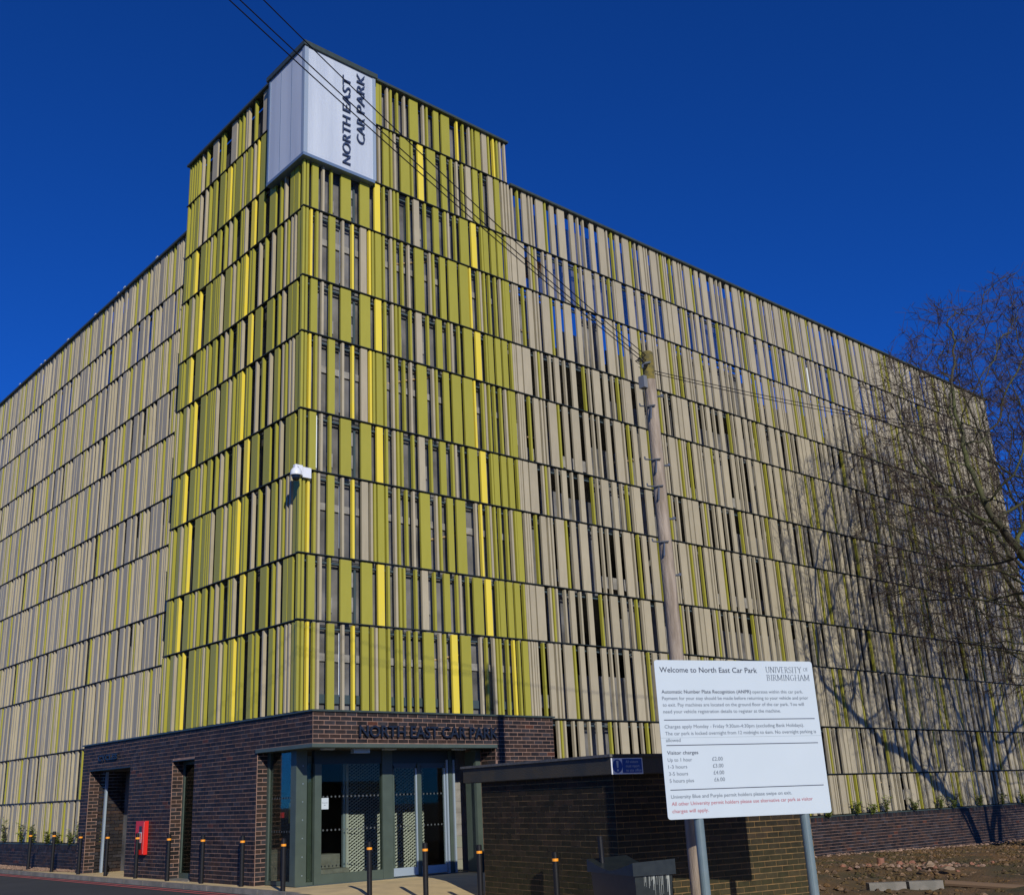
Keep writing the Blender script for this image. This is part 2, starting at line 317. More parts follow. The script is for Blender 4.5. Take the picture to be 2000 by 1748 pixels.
for i, x0 in enumerate((-.52, -.70)):
    mb = MB()
    for j in range(30):
        y0 = -8+j; mb.poly([(x0-.07, y0, ground(-1, y0)+ROADZ+.005), (x0, y0, ground(-1, y0)+ROADZ+.005), (x0, y0+1, ground(-1, y0+1)+ROADZ+.005), (x0-.07, y0+1, ground(-1, y0+1)+ROADZ+.005)], REDL)
    structure('road_line', mb)
sheet('soil', 5.6, 46, -26, -.02, .16, SOIL, dz=-.01, noise=.022)
# gravel strip at the left plinth
mb = MB()
pts = [(.46, 9.95), (.46, 22), (-.24, 22), (-.24, 12.9), (-.02, 11.6), (.2, 10.3)]
mb.poly([(x, y, GZ+.006) for x, y in reversed(pts)], mat('gravel_bed', (.15, .105, .07), .95, c2=(.09, .065, .045), nscale=9, bump=.8, bscale=60)); structure('gravel_bed', mb)
mb = MB()
def pebble(mb, x, y, z, r, m):
    i = len(mb.v); a = random.random()*6; e = random.uniform(.7, 1.4); k = mb.mi(m); h = r*random.uniform(.45, .8)
    for lv, (rs, zz) in enumerate(((1.0, -.35), (.95, .2), (.5, .95))):
        for t in range(5):
            q_ = rs*r*random.uniform(.8, 1.15); tx, ty = q_*math.cos(t*1.2566+lv*.5), q_*math.sin(t*1.2566+lv*.5)*e
            mb.v.append((x+tx*math.cos(a)-ty*math.sin(a), y+tx*math.sin(a)+ty*math.cos(a), z+h*zz*random.uniform(.8, 1.15)))
    for lv in range(2):
        for t in range(5): mb.f.append((i+lv*5+t, i+lv*5+(t+1) % 5, i+lv*5+5+(t+1) % 5, i+lv*5+5+t)); mb.m.append(k)
    mb.f.append(tuple(i+10+t for t in range(5))); mb.m.append(k)
for _ in range(1500):
    y = random.uniform(10, 18); x = random.uniform(-.2, .45)
    if x > .2-(y-10)*.18: pebble(mb, x, y, GZ+.012, random.uniform(.012, .03), GRAV)
o = obj('gravel', mb); o['kind'] = 'stuff'
STONE = mat('clods_and_stones', (.15, .095, .05), .95, var=.6)
mb = MB()
for _ in range(9000):
    x = random.uniform(5.7, 30); y = -.15-abs(random.gauss(0, 1))*(4.5 if x < 20 else 3)
    if y < -11: continue
    pebble(mb, x, y, ground(x, y)+.0, random.choice([.012, .02, .02, .03, .04, .06]), STONE if random.random() < .3 else SOIL)
for _ in range(500):
    x = random.uniform(6, 28); pebble(mb, x, random.uniform(-.5, -.12), ground(x, -.2)+.03, random.uniform(.02, .05), GRAV)
o = obj('clods', mb); o['kind'] = 'stuff'
# broken brick rubble heap
mb = MB()
for _ in range(160):
    x = random.gauss(11.6, .8); y = random.gauss(-4.6, .45); pebble(mb, x, y, ground(x, y)+.05, random.uniform(.025, .07), random.choice([TERRA, GRAV, STONE, STONE]))
o = obj('rubble_heap', mb); o['kind'] = 'stuff'
for i, (x, y, s, lab) in enumerate([(10.9, -5.6, .11, 'pale flat stone lying nearest the kerb below the rubble'), (11.2, -5.1, .10, 'long tan stone at the front of the rubble heap'), (11.35, -4.4, .08, 'upright orange tile fragment in the middle of the rubble'), (12.3, -4.15, .08, 'orange brick fragment at the back right of the rubble heap')]):
    mb = MB(); pebble(mb, x, y, ground(x, y)+.09, s, TERRA if i > 1 else mat('stone_%d' % i, (.26, .18, .11), .9)); tag(obj('stone', mb), lab, 'stone')
mb = MB().tube([(12.2, -3.5, -3.5), (12.22, -3.5, -3.02)], .075, TERRA, 14); tag(obj('pipe_stub', mb), 'short upright terracotta pipe stub sticking out of the bare soil', 'pipe')
for i, (p, q_) in enumerate([((7.25, -6.05), (7.75, -6.42)), ((7.80, -6.45), (8.25, -6.80))]):
    a = math.atan2(q_[1]-p[1], q_[0]-p[0]); L_ = math.hypot(q_[0]-p[0], q_[1]-p[1])
    mb = MB().box(0, L_, -.07, .07, -.05, .10, KERB); o = tag(obj('loose_kerb_stone', mb), ['left of two pale kerb stones lying at the edge of the soil', 'right of two pale kerb stones lying at the edge of the soil, by the timber'][i], 'kerb stone', 'loose kerb stones at the soil edge')
    o.location = (p[0], p[1], ground(*p)+.02); o.rotation_euler = (0, 0, a)
mb = MB().tube([(8.3, -6.84, -3.13), (8.7, -8.0, -3.2)], .05, mat('old_timber', (.16, .10, .055), .9), 8); tag(obj('timber_rail', mb), 'brown round timber lying past the kerb stones on the soil', 'timber')

# ================================================================== BUILDING
BD = thing('car_park_building', (0, 0, GZ), 'multi-storey car park clad in green, yellow and beige vertical slats over a dark brick base', 'building')
slats = []
def add_right(spec, k, shift=0, lo=-1, hi=LR, top=None):
    for c, x, t in parse(spec):
        x += shift; w_ = WID[t]
        if x < lo or x+w_ > hi: continue
        z0, z1 = Z[k]+.01, (top or Z[k+1])-.038
        slats.append(((x, x+w_, .04, .04+DEP[t], z0, z1), MATS[c], w_*(z1-z0)*.72+.02))
def add_left(spec, k, front=.04, lo=-1, hi=99):
    for c, y, t in parse(spec):
        w_ = WID[t]
        if y < lo or y > hi: continue
        z0, z1 = Z[k]+.01, Z[k+1]-.038
        slats.append(((front, front+DEP[t], y-w_, y, z0, z1), MATS[c], w_*(z1-z0)*.5+DEP[t]*(z1-z0)*.7))
PER = 5.825
for k in range(-2, 9):
    large = (k % 2 == 0)
    spec = BL if large else BS
    start = 5.95 if k >= 0 else 5.95
    for j in range(0, 6): add_right(spec, k, j*PER, lo=start if k >= 0 else 5.85)
    if k >= 0 and k < 8: add_right(R0 if k == 0 else (RS if not large else (RL2 if k in (4, 6) else RL)), k)
    if k == -1: add_right("B5.88n B6.39n", k)
    # left, recessed beige wing: the same pattern read from left to right
    xf = DXB+.04
    for j in range(-5, 4):
        for c, s, t in parse(spec):
            yf = 19.44-(s+j*PER)
            if yf < (5.45 if k >= 0 else 9.9) or yf > YEND: continue
            slats.append(((xf, xf+DEP[t], yf-WID[t], yf, Z[k]+.01, Z[k+1]-.038), MATS[c], WID[t]*.7*(Z[k+1]-Z[k])))
    if 0 <= k < 8: add_left(T0 if k == 0 else (TLg if large else TS), k)
add_right(R8, 8); add_right(R9, 9); add_left(T8, 8); add_left(T9, 9)
slats.append(((DXB+.04, DXB+.11, 5.75, 5.8, Z[8]+.01, Z[9]-.055), G, .01))
piecewise(slats, 'slat', 'slat_cladding', BD)
# ledges (thin dark plates under each row) and the rails behind them
for k in range(-1, 10):
    mb = MB()
    xr0 = (0 if k > 0 else 5.8); xr1 = LR if k < 9 else 5.8
    if k == 0: pass
    if k == 9:
        mb.box(1.7, 5.8, .022, .13, Z[k]-.008, Z[k]+.006, DK)
    elif k == 8: mb.box(1.7, LR, .022, .13, Z[k]-.008, Z[k]+.006, DK)
    else: mb.box(xr0, xr1, .022, .13, Z[k]-.008, Z[k]+.006, DK)
    if k > 0:
        y0 = 1.45 if k >= 8 else .0
        mb.box(.022, .13, max(y0, .131), WL+.06, Z[k]-.008, Z[k]+.006, DK)
    if k < 9: mb.box(DXB+.022, DXB+.13, 5.4 if k >= 0 else 9.9, YEND, Z[k]-.008, Z[k]+.006, DK)
    obj('ledge', mb, BD, kind='stuff')
mb = MB()
for k in range(-1, 10):
    for dz, t in ((-.10, .035), (-.055, .012)):
        if k < 9: mb.box(.15 if k > 0 else 5.9, LR-.1, .135, .17, Z[k]+dz-t, Z[k]+dz, DK2)
        else: mb.box(1.7, 5.7, .135, .17, Z[k]+dz-t, Z[k]+dz, DK2)
        if k > 0: mb.box(.135, .17, .15, WL-.05, Z[k]+dz-t, Z[k]+dz, DK2)
        if k < 9: mb.box(DXB+.135, DXB+.17, 5.5 if k >= 0 else 10, YEND, Z[k]+dz-t, Z[k]+dz, DK2)
obj('support_rail', mb, BD, kind='stuff')
# roof capping
obj('roof_capping', MB().box(1.72, 5.83, -.03, .30, Z[10]-.055, Z[10]+.0, CAP).box(5.53, 5.83, .30, WL, Z[10]-.055, Z[10], CAP), BD, label='green-grey capping along the top of the tower')
obj('roof_capping', MB().box(5.83, LR+.03, -.03, .30, Z[9]-.055, Z[9]+.0, CAP), BD, label='green-grey capping along the long right wing')
obj('roof_capping', MB().box(-.03, .30, 1.35, WL+.05, Z[10]-.055, Z[10]+.0, CAP).box(.3, 5.53, WL-.2, WL+.05, Z[10]-.055, Z[10], CAP), BD)
obj('roof_capping', MB().box(DXB-.03, DXB+.30, WL+.05, YEND, Z[9]-.055, Z[9]+.0, CAP), BD, label='dark capping along the recessed left wing')
SKYW = mat('pale_bracket', (.45, .5, .5), .5)
for y in (8.7, 10.9, 11.35, 13.1, 15.36, 17.47, 17.85, 19.98):
    box('roof_bracket', (DXB+.05, DXB+.1, y-.05, y+.05, Z[9], Z[9]+.16), SKYW, BD)
# corner returns and far end
obj('side_return', MB().box(.12, DXB+.2, WL-.04, WL, 0, Z[10]-.06, DK), BD)
obj('end_wall', MB().box(LR-.03, LR, .12, 14, GZ-.4, Z[9]-.06, B), BD)
# inner shell behind the slats
mb = MB()
zt = Z[7]+.62
mb.box(.30, 5.7, .26, .30, .02, Z[10]-.1, MESH)
obj('tower_mesh_screen', mb, BD, label='grey mesh screen seen between the tower slats')
obj('tower_window_wall', MB().box(.30, .34, .30, WL-.1, .02, Z[10]-.1, DCONC), BD)
mb = MB(); x = 5.75
while x < LR-.2:
    x2 = min(x+random.choice([.55, .8, 1.1]), LR-.1); mb.box(x, x2, .40, .43, Z[7]+.2, Z[9]-.28, MESHS)
    for k in range(-2, 7):
        if random.random() < .62: mb.box(x, x2, .40, .43, Z[k]+.02, Z[k]+(Z[k+1]-Z[k])*random.choice([.55, .62, .98]), MESH)
    x = x2+.09
obj('parapet_mesh', mb, BD, kind='stuff', label='grey mesh panels seen between the beige slats')
mb = MB(); y = 5.7
while y < YEND:
    y2 = y+random.choice([.55, .8, 1.1]); mb.box(DXB+.40, DXB+.43, y, y2, Z[7]+.2, Z[9]-.28, MESHS)
    mb.box(DXB+.40, DXB+.43, y, y2, GZ, Z[7]+.18, MESH); y = y2+.09
obj('parapet_mesh', mb, BD, kind='stuff')
for i, k in enumerate(range(-2, 8, 2)):
    z = Z[k]+.55
    mb = MB().box(6.3 if k < 0 else .45, LR-.2, .55, 5.0, z-.28, z, CONC).box(6.3 if k < 0 else 1.15, LR-.2, 5.0, 16, z-.28, z, CONC).box(1.15, 5.5, 16, YEND, z-.28, z, CONC)
    obj('deck_slab', mb, BD)
mb = MB()
for xx in np.arange(6.2, LR, 4.9):
    mb.box(xx, xx+.35, .75, 1.1, GZ-.4, Z[7]+.1, CONC)
obj('column', mb, BD, kind='stuff')
obj('back_wall', MB().box(1.0, LR, 15.9, 16.0, GZ-.4, Z[6]+.3, DCONC).box(.95+5, 6.2, 16, YEND, GZ, Z[6]+.3, DCONC), BD)
TAN = mat('tan_handrail', (.50, .36, .20), .6)
for (x0, z0, x1, z1) in [(2.9, 1.0, 4.2, 1.28), (3.0, 3.45, 4.3, 3.8), (2.2, 6.7, 3.8, 7.3), (2.3, 9.5, 3.8, 10.1)]:
    obj('handrail', MB().tube([(x0, .235, z0), (x1, .235, z1)], .02, TAN, 4), BD)
mb = MB()
for k in (0, 2, 4, 6, -2):
    for xx in np.arange(6.0, LR-2, 3.1):
        if random.random() < .6: mb.tube([(xx, .36, Z[k]+.5+random.random()*.2), (xx+random.uniform(.8, 1.6), .36, Z[k]+.62+random.random()*.25)], .016, TAN, 4)
obj('ramp_rail', mb, BD, kind='stuff')
GLINT = mat('white_glint', (.80, .86, .88), .4)  # white tubes stand in for bright reflections seen between the slats
for x, k0, k1 in [(1.02, .3, 1.45), (1.02, 3.05, 4.3), (1.02, 5.8, 7.15), (1.02, 8.65, 9.9), (2.86, 11.4, 12.6), (4.98, 3.0, 4.35), (4.98, 5.8, 7.1)]:
    obj('glint_tube', MB().tube([(x, .215, k0), (x, .215, k1)], .028, GLINT, 8), BD)
obj('glint_panel', MB().box(.40, .44, .2, .22, 5.7, 7.2, GLINT) if False else MB().tube([(.405, .13, 4.52), (.405, .13, 5.58)], .026, GLINT, 8), BD)
for x in (6.28, 9.95, 12.95, 15.8, 18.7): obj('glint_tube', MB().tube([(x, .25, Z[7]+.1), (x, .25, Z[8]-.15)], .03, GLINT, 8), BD)  # same painted glints, in a row on the right wing
for k in (0, 2, 4, 6):
    z = Z[k]+.92
    obj('slab_edge', MB().box(.40, 5.6, .22, .255, z, z+.14, CONC), BD)
for k, sg in ((1, 1), (3, 1), (5, 1), (7, 1)):
    for x, z in ((.72, .2), (1.2, .72), (1.2, .25), (2.45, .3), (3.05, .35)):
        box('stair_tread', (x, x+.14, .23, .255, Z[k]+z, Z[k]+z+.28), CONC, BD)
mb = MB()
for k in (0, 1, 2, 3, 4, 5, 6, 7):
    for xx in (1.33, 2.72): mb.box(xx, xx+.045, .20, .25, Z[k]+.02, Z[k+1]-.15, DK2)
mb.box(.3, 5.5, .20, .28, .17, .33, DK2)
obj('mullion', mb, BD, kind='stuff')
ORM = mat('orange_plant', (.8, .33, .03), .6); obj('orange_barrier', MB().box(6.85, 7.35, .6, .9, 10.95, 11.35, ORM), BD)
# ---- sign box on the corner
TX0 = -.08
mbp = MB().box(-.08, 1.66, -.08, .1, 11.20, 13.84, POLY)
nrib = 46
for i in range(nrib):
    x = -.02+i*(1.62/nrib); mbp.box(x, x+.006, -.086, -.08, 11.27, 13.75, POLY)
SB = obj('sign_box', mbp, BD, label='white ribbed corner sign reading NORTH EAST CAR PARK')
obj('sign_box_side', MB().box(-.079, .1, .1, 1.36, 11.20, 13.84, POLY), SB)
for y in (.45, .9): obj('sheet_joint', MB().box(-.084, -.079, y-.006, y+.006, 11.26, 13.76, BLU), SB)
obj('sign_trim', MB().box(-.10, 1.70, -.10, .1, 11.13, 11.20, BLU).box(-.10, .1, .1, 1.42, 11.13, 11.20, BLU).box(-.095, -.0, -.095, 0, 11.20, 13.84, SILV).box(1.66, 1.74, -.095, .1, 11.20, 13.84, SILV).box(-.095, .1, 1.36, 1.42, 11.20, 13.84, BLU), SB)
obj('sign_capping', MB().box(-.13, 1.78, -.13, .3, 13.84, 13.95, CAP).box(-.13, .3, .3, 1.48, 13.84, 13.95, CAP), SB)
off = root_off(BD)
for w_, h0, h1, xx in (('NORTH', 11.32, 12.50, 1.06), ('EAST', 12.63, 13.52, 1.06), ('CAR', 11.97, 12.63, 1.43), ('PARK', 12.75, 13.76, 1.43)):
    text_mesh('lettering', w_, h1-h0, .205, NAVY, SB, lambda a, b, c, xx=xx, h0=h0: (xx-b-off[0], -.10-c-off[1], h0+a-off[2]), .02, bold=.0)

# ---- brick storey
def brick_wall(u0, u1, z0, z1, place, holes, m=BRK, course=.075, out=.004, first_off=0, soldier=None):
    """bricks as boxes; place(a0,a1,out) -> x0,x1,y0,y1 of a brick between a0..a1 along the wall"""
    res = []; n = int(round((z1-z0)/course)); course = (z1-z0)/n
    for c in range(n):
        za, zb = z0+c*course+.0065, z0+(c+1)*course-.0065; mid = (za+zb)/2
        a = u0-(.1125 if (c+first_off) % 2 else 0)
        segs = []
        while a < u1:
            s, e = max(a, u0)+.006, min(a+.225, u1)-.006
            if e-s > .02: segs.append((s, e))
            a += .225
        for s, e in segs:
            parts = [(s, e)]
            for (h0, h1, hz0, hz1) in holes:
                if hz0 < mid < hz1:
                    np_ = []
                    for (p, q_) in parts:
                        if q_ <= h0 or p >= h1: np_.append((p, q_))
                        else:
                            if p < h0-.02: np_.append((p, h0-.003))
                            if q_ > h1+.02: np_.append((h1+.003, q_))
                    parts = np_
            for p, q_ in parts:
                o_ = out+random.uniform(-.0015, .002); res.append((place(p, q_, o_)+(za, zb), m, (q_-p)*(zb-za)))
    return res
XB, YB = .06, -.42
NI = (7.06, 9.386, GZ, -.605); WI = (3.95, 4.944, GZ, -.59); EN_Y = 1.45; EN_X = 4.20
bricks = []
# left face (looks towards -x)
bricks += brick_wall(YB, 9.86, GZ, -.03, lambda a, b, o: (XB-o, XB+.02, a, b), [NI, WI, (YB-1, EN_Y, GZ, -.575)])
# right face (looks towards -y)
bricks += brick_wall(XB, 5.78, GZ, -.03, lambda a, b, o: (a, b, YB-o, YB+.02), [(XB-1, EN_X, GZ, -.575)], first_off=1)
# jambs that face the street
bricks += brick_wall(XB+.005, 1.3, GZ, -.61, lambda a, b, o: (a, b, 9.386-o, 9.40), [])
bricks += brick_wall(XB+.005, .30, GZ, -.6, lambda a, b, o: (a, b, 4.944-o, 4.96), [])
bricks += brick_wall(XB+.005, .28, GZ, -.6, lambda a, b, o: (a, b, EN_Y-o, EN_Y+.02), [])
bricks += brick_wall(YB+.02, .02, GZ, -.62, lambda a, b, o: (EN_X-o, EN_X+.02, a, b), [])
piecewise(bricks, 'brick', 'brickwork', BD)
mb = MB()
mb.box(XB, XB+.25, 9.386, 9.86, GZ, -.03, MOR).box(XB, XB+.25, 4.944, 7.06, GZ, -.03, MOR).box(XB, XB+.25, EN_Y, 3.95, GZ, -.03, MOR)
mb.box(XB, XB+.25, 7.06, 9.386, -.605, -.03, MOR).box(XB, XB+.25, 3.95, 4.944, -.59, -.03, MOR).box(XB, XB+.25, YB+.25, EN_Y, -.56, -.03, MOR)
mb.box(XB, EN_X, YB, YB+.25, -.56, -.03, MOR).box(EN_X, 5.78, YB, .5, GZ, -.03, MOR)
obj('mortar_wall', mb, BD)
obj('brick_capping', MB().box(XB-.04, XB+.5, YB-.04, 9.90, -.03, .0, CAP).box(XB+.5, 5.82, YB-.04, .12, -.03, .0, CAP), BD, label='green-grey flashing on top of the brick storey')
obj('entrance_fascia', MB().box(XB-.03, XB+.3, YB-.03, EN_Y+.02, -.625, -.562, FR).box(XB+.3, EN_X+.02, YB-.03, YB+.3, -.625, -.562, FR), BD, label='green fascia over the entrance')
obj('niche_lintel', MB().box(XB-.012, 1.3, NI[0], NI[1], -.625, -.605, DK).box(XB-.012, .3, WI[0], WI[1], -.61, -.59, DK), BD)
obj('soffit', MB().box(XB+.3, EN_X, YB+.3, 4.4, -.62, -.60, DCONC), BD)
for x, y, w_ in ((.62, -.02, .24), (1.95, -.02, .26), (3.6, -.02, .28)): obj('soffit_light', MB().box(x-w_/2, x+w_/2, y-.05, y+.05, -.645, -.62, WHT), BD)
obj('door_sensor', MB().box(1.15, 1.5, -.05, .05, -.70, -.62, SILV), BD)
text_mesh('lettering', 'NORTH EAST CAR PARK', 3.24, .19, NAVY2, BD, lambda a, b, c: (.975+a-off[0], YB-.04-c-off[1], -.445+b-off[2]), .03, bold=.012)
text_mesh('lettering', 'CYCLES', 1.09, .115, NAVY2, BD, lambda a, b, c: (XB-.03-c-off[0], 8.83-a-off[1], -.41+b-off[2]), .02, bold=.02)
# cycle store niche
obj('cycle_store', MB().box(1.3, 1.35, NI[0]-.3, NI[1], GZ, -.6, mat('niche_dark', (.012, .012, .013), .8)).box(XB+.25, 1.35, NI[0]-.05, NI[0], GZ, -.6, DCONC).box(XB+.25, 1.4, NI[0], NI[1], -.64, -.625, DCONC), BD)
obj('niche_post', MB().box(.42, .47, 9.26, 9.33, GZ, -.63, SILV), BD)
# tall window
wn = obj('window', MB().box(.30, .36, 4.87, 4.944, GZ+.02, -.60, FR).box(.30, .36, 3.95, 4.02, GZ+.02, -.60, FR).box(.30, .36, 4.02, 4.87, GZ+.02, GZ+.12, FR).box(.30, .36, 4.02, 4.87, -.68, -.60, FR), BD)
obj('pane', MB().box(.325, .335, 4.02, 4.87, GZ+.12, -.68, DGL), wn)
obj('sill', MB().box(.02, .36, 3.95, 4.944, GZ-.01, GZ+.02, KERB), wn)
# fire cabinet
fc = tag(obj('dry_riser_box', MB().box(-.03, .05, 5.93, 6.38, -2.41, -1.75, RED)), 'red inlet cabinet fixed to the dark brick wall behind the bollards', 'cabinet')
obj('glazing_strip', MB().box(-.036, -.03, 6.06, 6.20, -2.31, -1.85, mat('cabinet_glass', (.03, .03, .035), .2)), fc)
obj('notice', MB().box(-.042, -.036, 6.06, 6.20, -2.18, -1.97, WHT).box(-.044, -.042, 6.07, 6.12, -2.17, -1.99, RED), fc)
obj('hinge', MB().box(-.04, -.03, 5.955, 5.975, -2.39, -1.77, mat('pink_edge', (.7, .12, .1), .4)), fc)
# ---- entrance glazing
gz0, gt = GZ+.01, -.66
ent = []
def frame(name, b, m=FR, label=None): return obj(name, MB().box(*b, m), BD, label=label)
frame('corner_post', (.27, .49, .44, .62, gz0, -.62), label='broad riveted green corner post of the entrance')
mb = MB()
for z in np.arange(-2.7, -.9, .3): mb.box(.40, .415, .436, .44, z, z+.015, SILV)
obj('rivet', mb, BD, kind='stuff')
frame('post', (.58, .66, .56, .66, gz0, -.72)); frame('post', (.66, .80, .45, .55, gz0, -.86))
frame('bottom_rail', (.80, 2.13, .46, .52, gz0, gz0+.16)); frame('bottom_rail', (.49, .66, .50, .54, gz0, gz0+.05))
frame('post', (2.13, 2.36, .45, .55, gz0, -.62)); frame('header', (.66, 3.9, .47, .56, -.86, -.63), DK)
frame('post', (3.72, 3.80, .45, .56, gz0, -.63)); frame('silver_edge', (3.66, 3.70, .45, .50, gz0, -.8), SILV); frame('silver_edge', (3.83, 3.87, .45, .50, gz0, -.8), SILV)
obj('pane', MB().box(.80, 2.13, .485, .495, gz0+.16, -.86, GLS), BD); obj('pane', MB().box(.49, .66, .515, .52, gz0+.05, -.86, GLS), BD)
def door(x0, x1, y):
    d = obj('sliding_door', MB().box(x0, x1, y, y+.05, gz0+.02, gz0+.16, SILV).box(x0, x0+.035, y, y+.05, gz0+.16, -.9, FR).box(x1-.03, x1, y, y+.05, gz0+.16, -.9, SILV).box(x0, x1, y, y+.05, -.95, -.86, DK2), BD)
    obj('pane', MB().box(x0+.035, x1-.03, y+.02, y+.03, gz0+.16, -.95, GLS), d); return d
door(2.38, 2.95, .47); door(3.02, 3.64, .47); frame('post', (2.95, 3.02, .45, .53, gz0, -.86))
obj('threshold', MB().box(.3, 4.1, .42, .60, GZ, GZ+.012, DK2), BD)
# left glazed side
frame('post', (.27, .34, 1.38, 1.449, gz0, -.62)); frame('bottom_rail', (.28, .34, .62, 1.38, gz0, gz0+.07)); obj('pane', MB().box(.305, .315, .62, 1.38, gz0+.07, -.62, GLS), BD)
# dots on the glass
DOT = mat('glass_dots', (.07, .08, .08), .6)
mb = MB()
for z in (-1.42, -1.98):
    for x in np.arange(.86, 2.1, .085): mb.poly([(x+.018*math.cos(t), .484, z+.018*math.sin(t)) for t in np.arange(0, 6.28, .785)], DOT)
    for x in list(np.arange(2.46, 2.9, .085))+list(np.arange(3.1, 3.6, .085)): mb.poly([(x+.018*math.cos(t), .466, z+.018*math.sin(t)) for t in np.arange(0, 6.28, .785)], DOT)
    for y in np.arange(.7, 1.35, .085): mb.poly([(.304, y+.018*math.cos(t), z+.018*math.sin(t)) for t in np.arange(0, 6.28, .785)], DOT)
obj('glass_marking', mb, BD, kind='stuff')
nt_ = obj('door_notice', MB().box(.815, .965, .478, .484, -1.63, -1.44, WHT), BD)
text_mesh('lettering', 'Automatic', .12, .02, TXT, nt_, lambda a, b, c: (.83+a-off[0], .477-off[1], -1.53+b-off[2]), .001)
text_mesh('lettering', 'door', .05, .02, TXT, nt_, lambda a, b, c: (.865+a-off[0], .477-off[1], -1.57+b-off[2]), .001)
# lobby
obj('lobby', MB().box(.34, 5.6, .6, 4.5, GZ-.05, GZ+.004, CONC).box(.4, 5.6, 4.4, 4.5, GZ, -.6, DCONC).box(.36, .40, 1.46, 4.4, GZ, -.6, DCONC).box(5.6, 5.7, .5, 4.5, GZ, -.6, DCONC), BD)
obj('block_wall', MB().box(3.98, 4.6, .80, .95, GZ, -.6, CONC), BD, label='lit grey concrete block wall inside the entrance')
for r_ in range(11):
    MBK = MB().box(3.99, 4.55, .79, .80, GZ+r_*.215+.006, GZ+(r_+1)*.215-.006, mat('block_%d' % r_, (.22+.05*random.random(), .215+.04*random.random(), .19), .9) if r_ < 3 else CONC)
    obj('concrete_block', MBK, BD)
frame('side_panel', (4.13, 4.16, .10, .44, gz0, -.66)); frame('side_post', (4.05, 4.17, .02, .09, gz0, -.64)); frame('side_plate', (4.0, 4.18, -.02, .12, -.66, -.63))
SX = [(2.32, 3.55)]
SCR = mat('expanded_metal', (.75, .74, .68), .45, metal=.2)
mb = MB(); k = mb.mi(SCR)
def strand(p, q_, w_=.012):
    i = len(mb.v); mb.v.extend([(p[0], 1.9, p[1]-w_), (q_[0], 1.9, q_[1]-w_), (q_[0], 1.915, q_[1]+w_), (p[0], 1.915, p[1]+w_)]); mb.f.append((i, i+1, i+2, i+3)); mb.m.append(k)
cw, ch = .105, .062
for i in range(18):
    for j in range(36):
        x = 2.33+i*cw; z = -2.84+j*ch
        if x+cw > 4.3: continue
        strand((x, z), (x+cw/2, z+ch/2)); strand((x+cw/2, z+ch/2), (x+cw, z)); strand((x, z), (x+cw/2, z-ch/2)); strand((x+cw/2, z-ch/2), (x+cw, z))
obj('mesh_screen', mb, BD, kind='stuff', label='expanded metal stair screen behind the entrance glass')
obj('screen_frame', MB().box(2.20, 2.25, 1.86, 1.92, GZ, -.75, SILV).box(2.27, 2.32, 1.86, 1.92, GZ, -.75, SCR).box(2.32, 4.2, 1.86, 1.92, GZ, GZ+.05, SCR), BD)
obj('stair_step', MB().box(1.2, 2.1, 1.5, 1.9, GZ, GZ+.18, CONC), BD); obj('stair_step', MB().box(1.55, 2.15, 1.9, 2.3, GZ+.0, GZ+.42, CONC), BD)
obj('stair_step', MB().box(.55, 1.5, 2.2, 2.6, GZ, GZ+.55, CONC), BD)
hz = obj('hazard_notice', MB().box(.62, .86, 1.25, 1.26, -1.85, -1.5, YEL), BD)
obj('fire_call_point', MB().box(.42, .47, 1.16, 1.22, -1.75, -1.66, RED), BD)

# ================================================================== PLINTH WALLS
def plinth(label, place, u0, u1, zb0, zb1, loc):
    w_ = thing('low_brick_wall', loc, label, 'wall')
    bs = []
    top = -2.30
    # header course on edge
    a = u0
    while a < u1:
        bs.append((place(a+.003, a+.072, .009)+(top-.105, top-.002), BRK, .0072)); a += .075
    zb = min(zb0, zb1)-.1; n = int((top-.11-zb)/.075)
    for c in range(n+1):
        z1 = top-.115-c*.075; a = u0-(.1125 if c % 2 else 0)
        while a < u1:
            s, e = max(a, u0)+.004, min(a+.225, u1)-.004
            if e-s > .02: bs.append((place(s, e, .006+random.uniform(-.001, .002))+(z1-.065, z1), BRK, .0146))
            a += .225
    piecewise(bs, 'brick', 'brickwork', w_)
    p = place(u0, u1, 0); obj('mortar_wall', MB().box(*p, zb-.3, top-.005, MOR), w_)
    return w_
plinth('low dark brick wall under the beige slats, left of the cycle store', lambda a, b, o: (.46-o, .60, a, b), 9.87, 24, GZ, GZ, (.5, 9.87, GZ))
wR = plinth('low dark brick wall under the long right wing, behind the bare soil', lambda a, b, o: (a, b, -.06-o, .12), 5.95, LR, -3.25, -3.45, (5.95, 0, -3.2))
obj('base_flashing', MB().box(5.9, LR, -.05, .1, -2.298, -2.268, CAP), BD); obj('base_flashing', MB().box(.50, .66, 9.9, YEND, -2.298, -2.268, CAP), BD)

# ================================================================== SHED
AZ = math.atan2(-.156, .988); SZ = -3.2
SH = thing('brick_shed', (1.0, -6.3, SZ), 'small flat-roofed brown brick store in front of the car park entrance', 'shed', local=True, rotz=AZ)
hT = 1.98
sb = brick_wall(.0, 3.28, 0, hT, lambda a, b, o: (-o, .02, a, b), [], m=BRK2, out=.005)
sb += brick_wall(.0, 3.62, 0, hT, lambda a, b, o: (a, b, -o, .02), [], m=BRK2, out=.006, first_off=1)
CAML = Matrix.Rotation(-AZ, 4, 'Z') @ (CAM-Vector((1.0, -6.3, SZ)))
piecewise(sb, 'brick', 'brickwork', SH, campos=CAML)
obj('mortar_wall', MB().box(0, .2, 0, 3.28, -.2, hT, MOR2).box(.2, 3.62, 0, .2, -.2, hT, MOR2).box(3.42, 3.62, .2, 3.28, -.2, hT, MOR2).box(.2, 3.42, 3.08, 3.28, -.2, hT, MOR2), SH)
SHF = mat('weathered_dark_fascia', (.036, .037, .03), .7, c2=(.06, .05, .03), nscale=3, namt=.4, bump=.3)
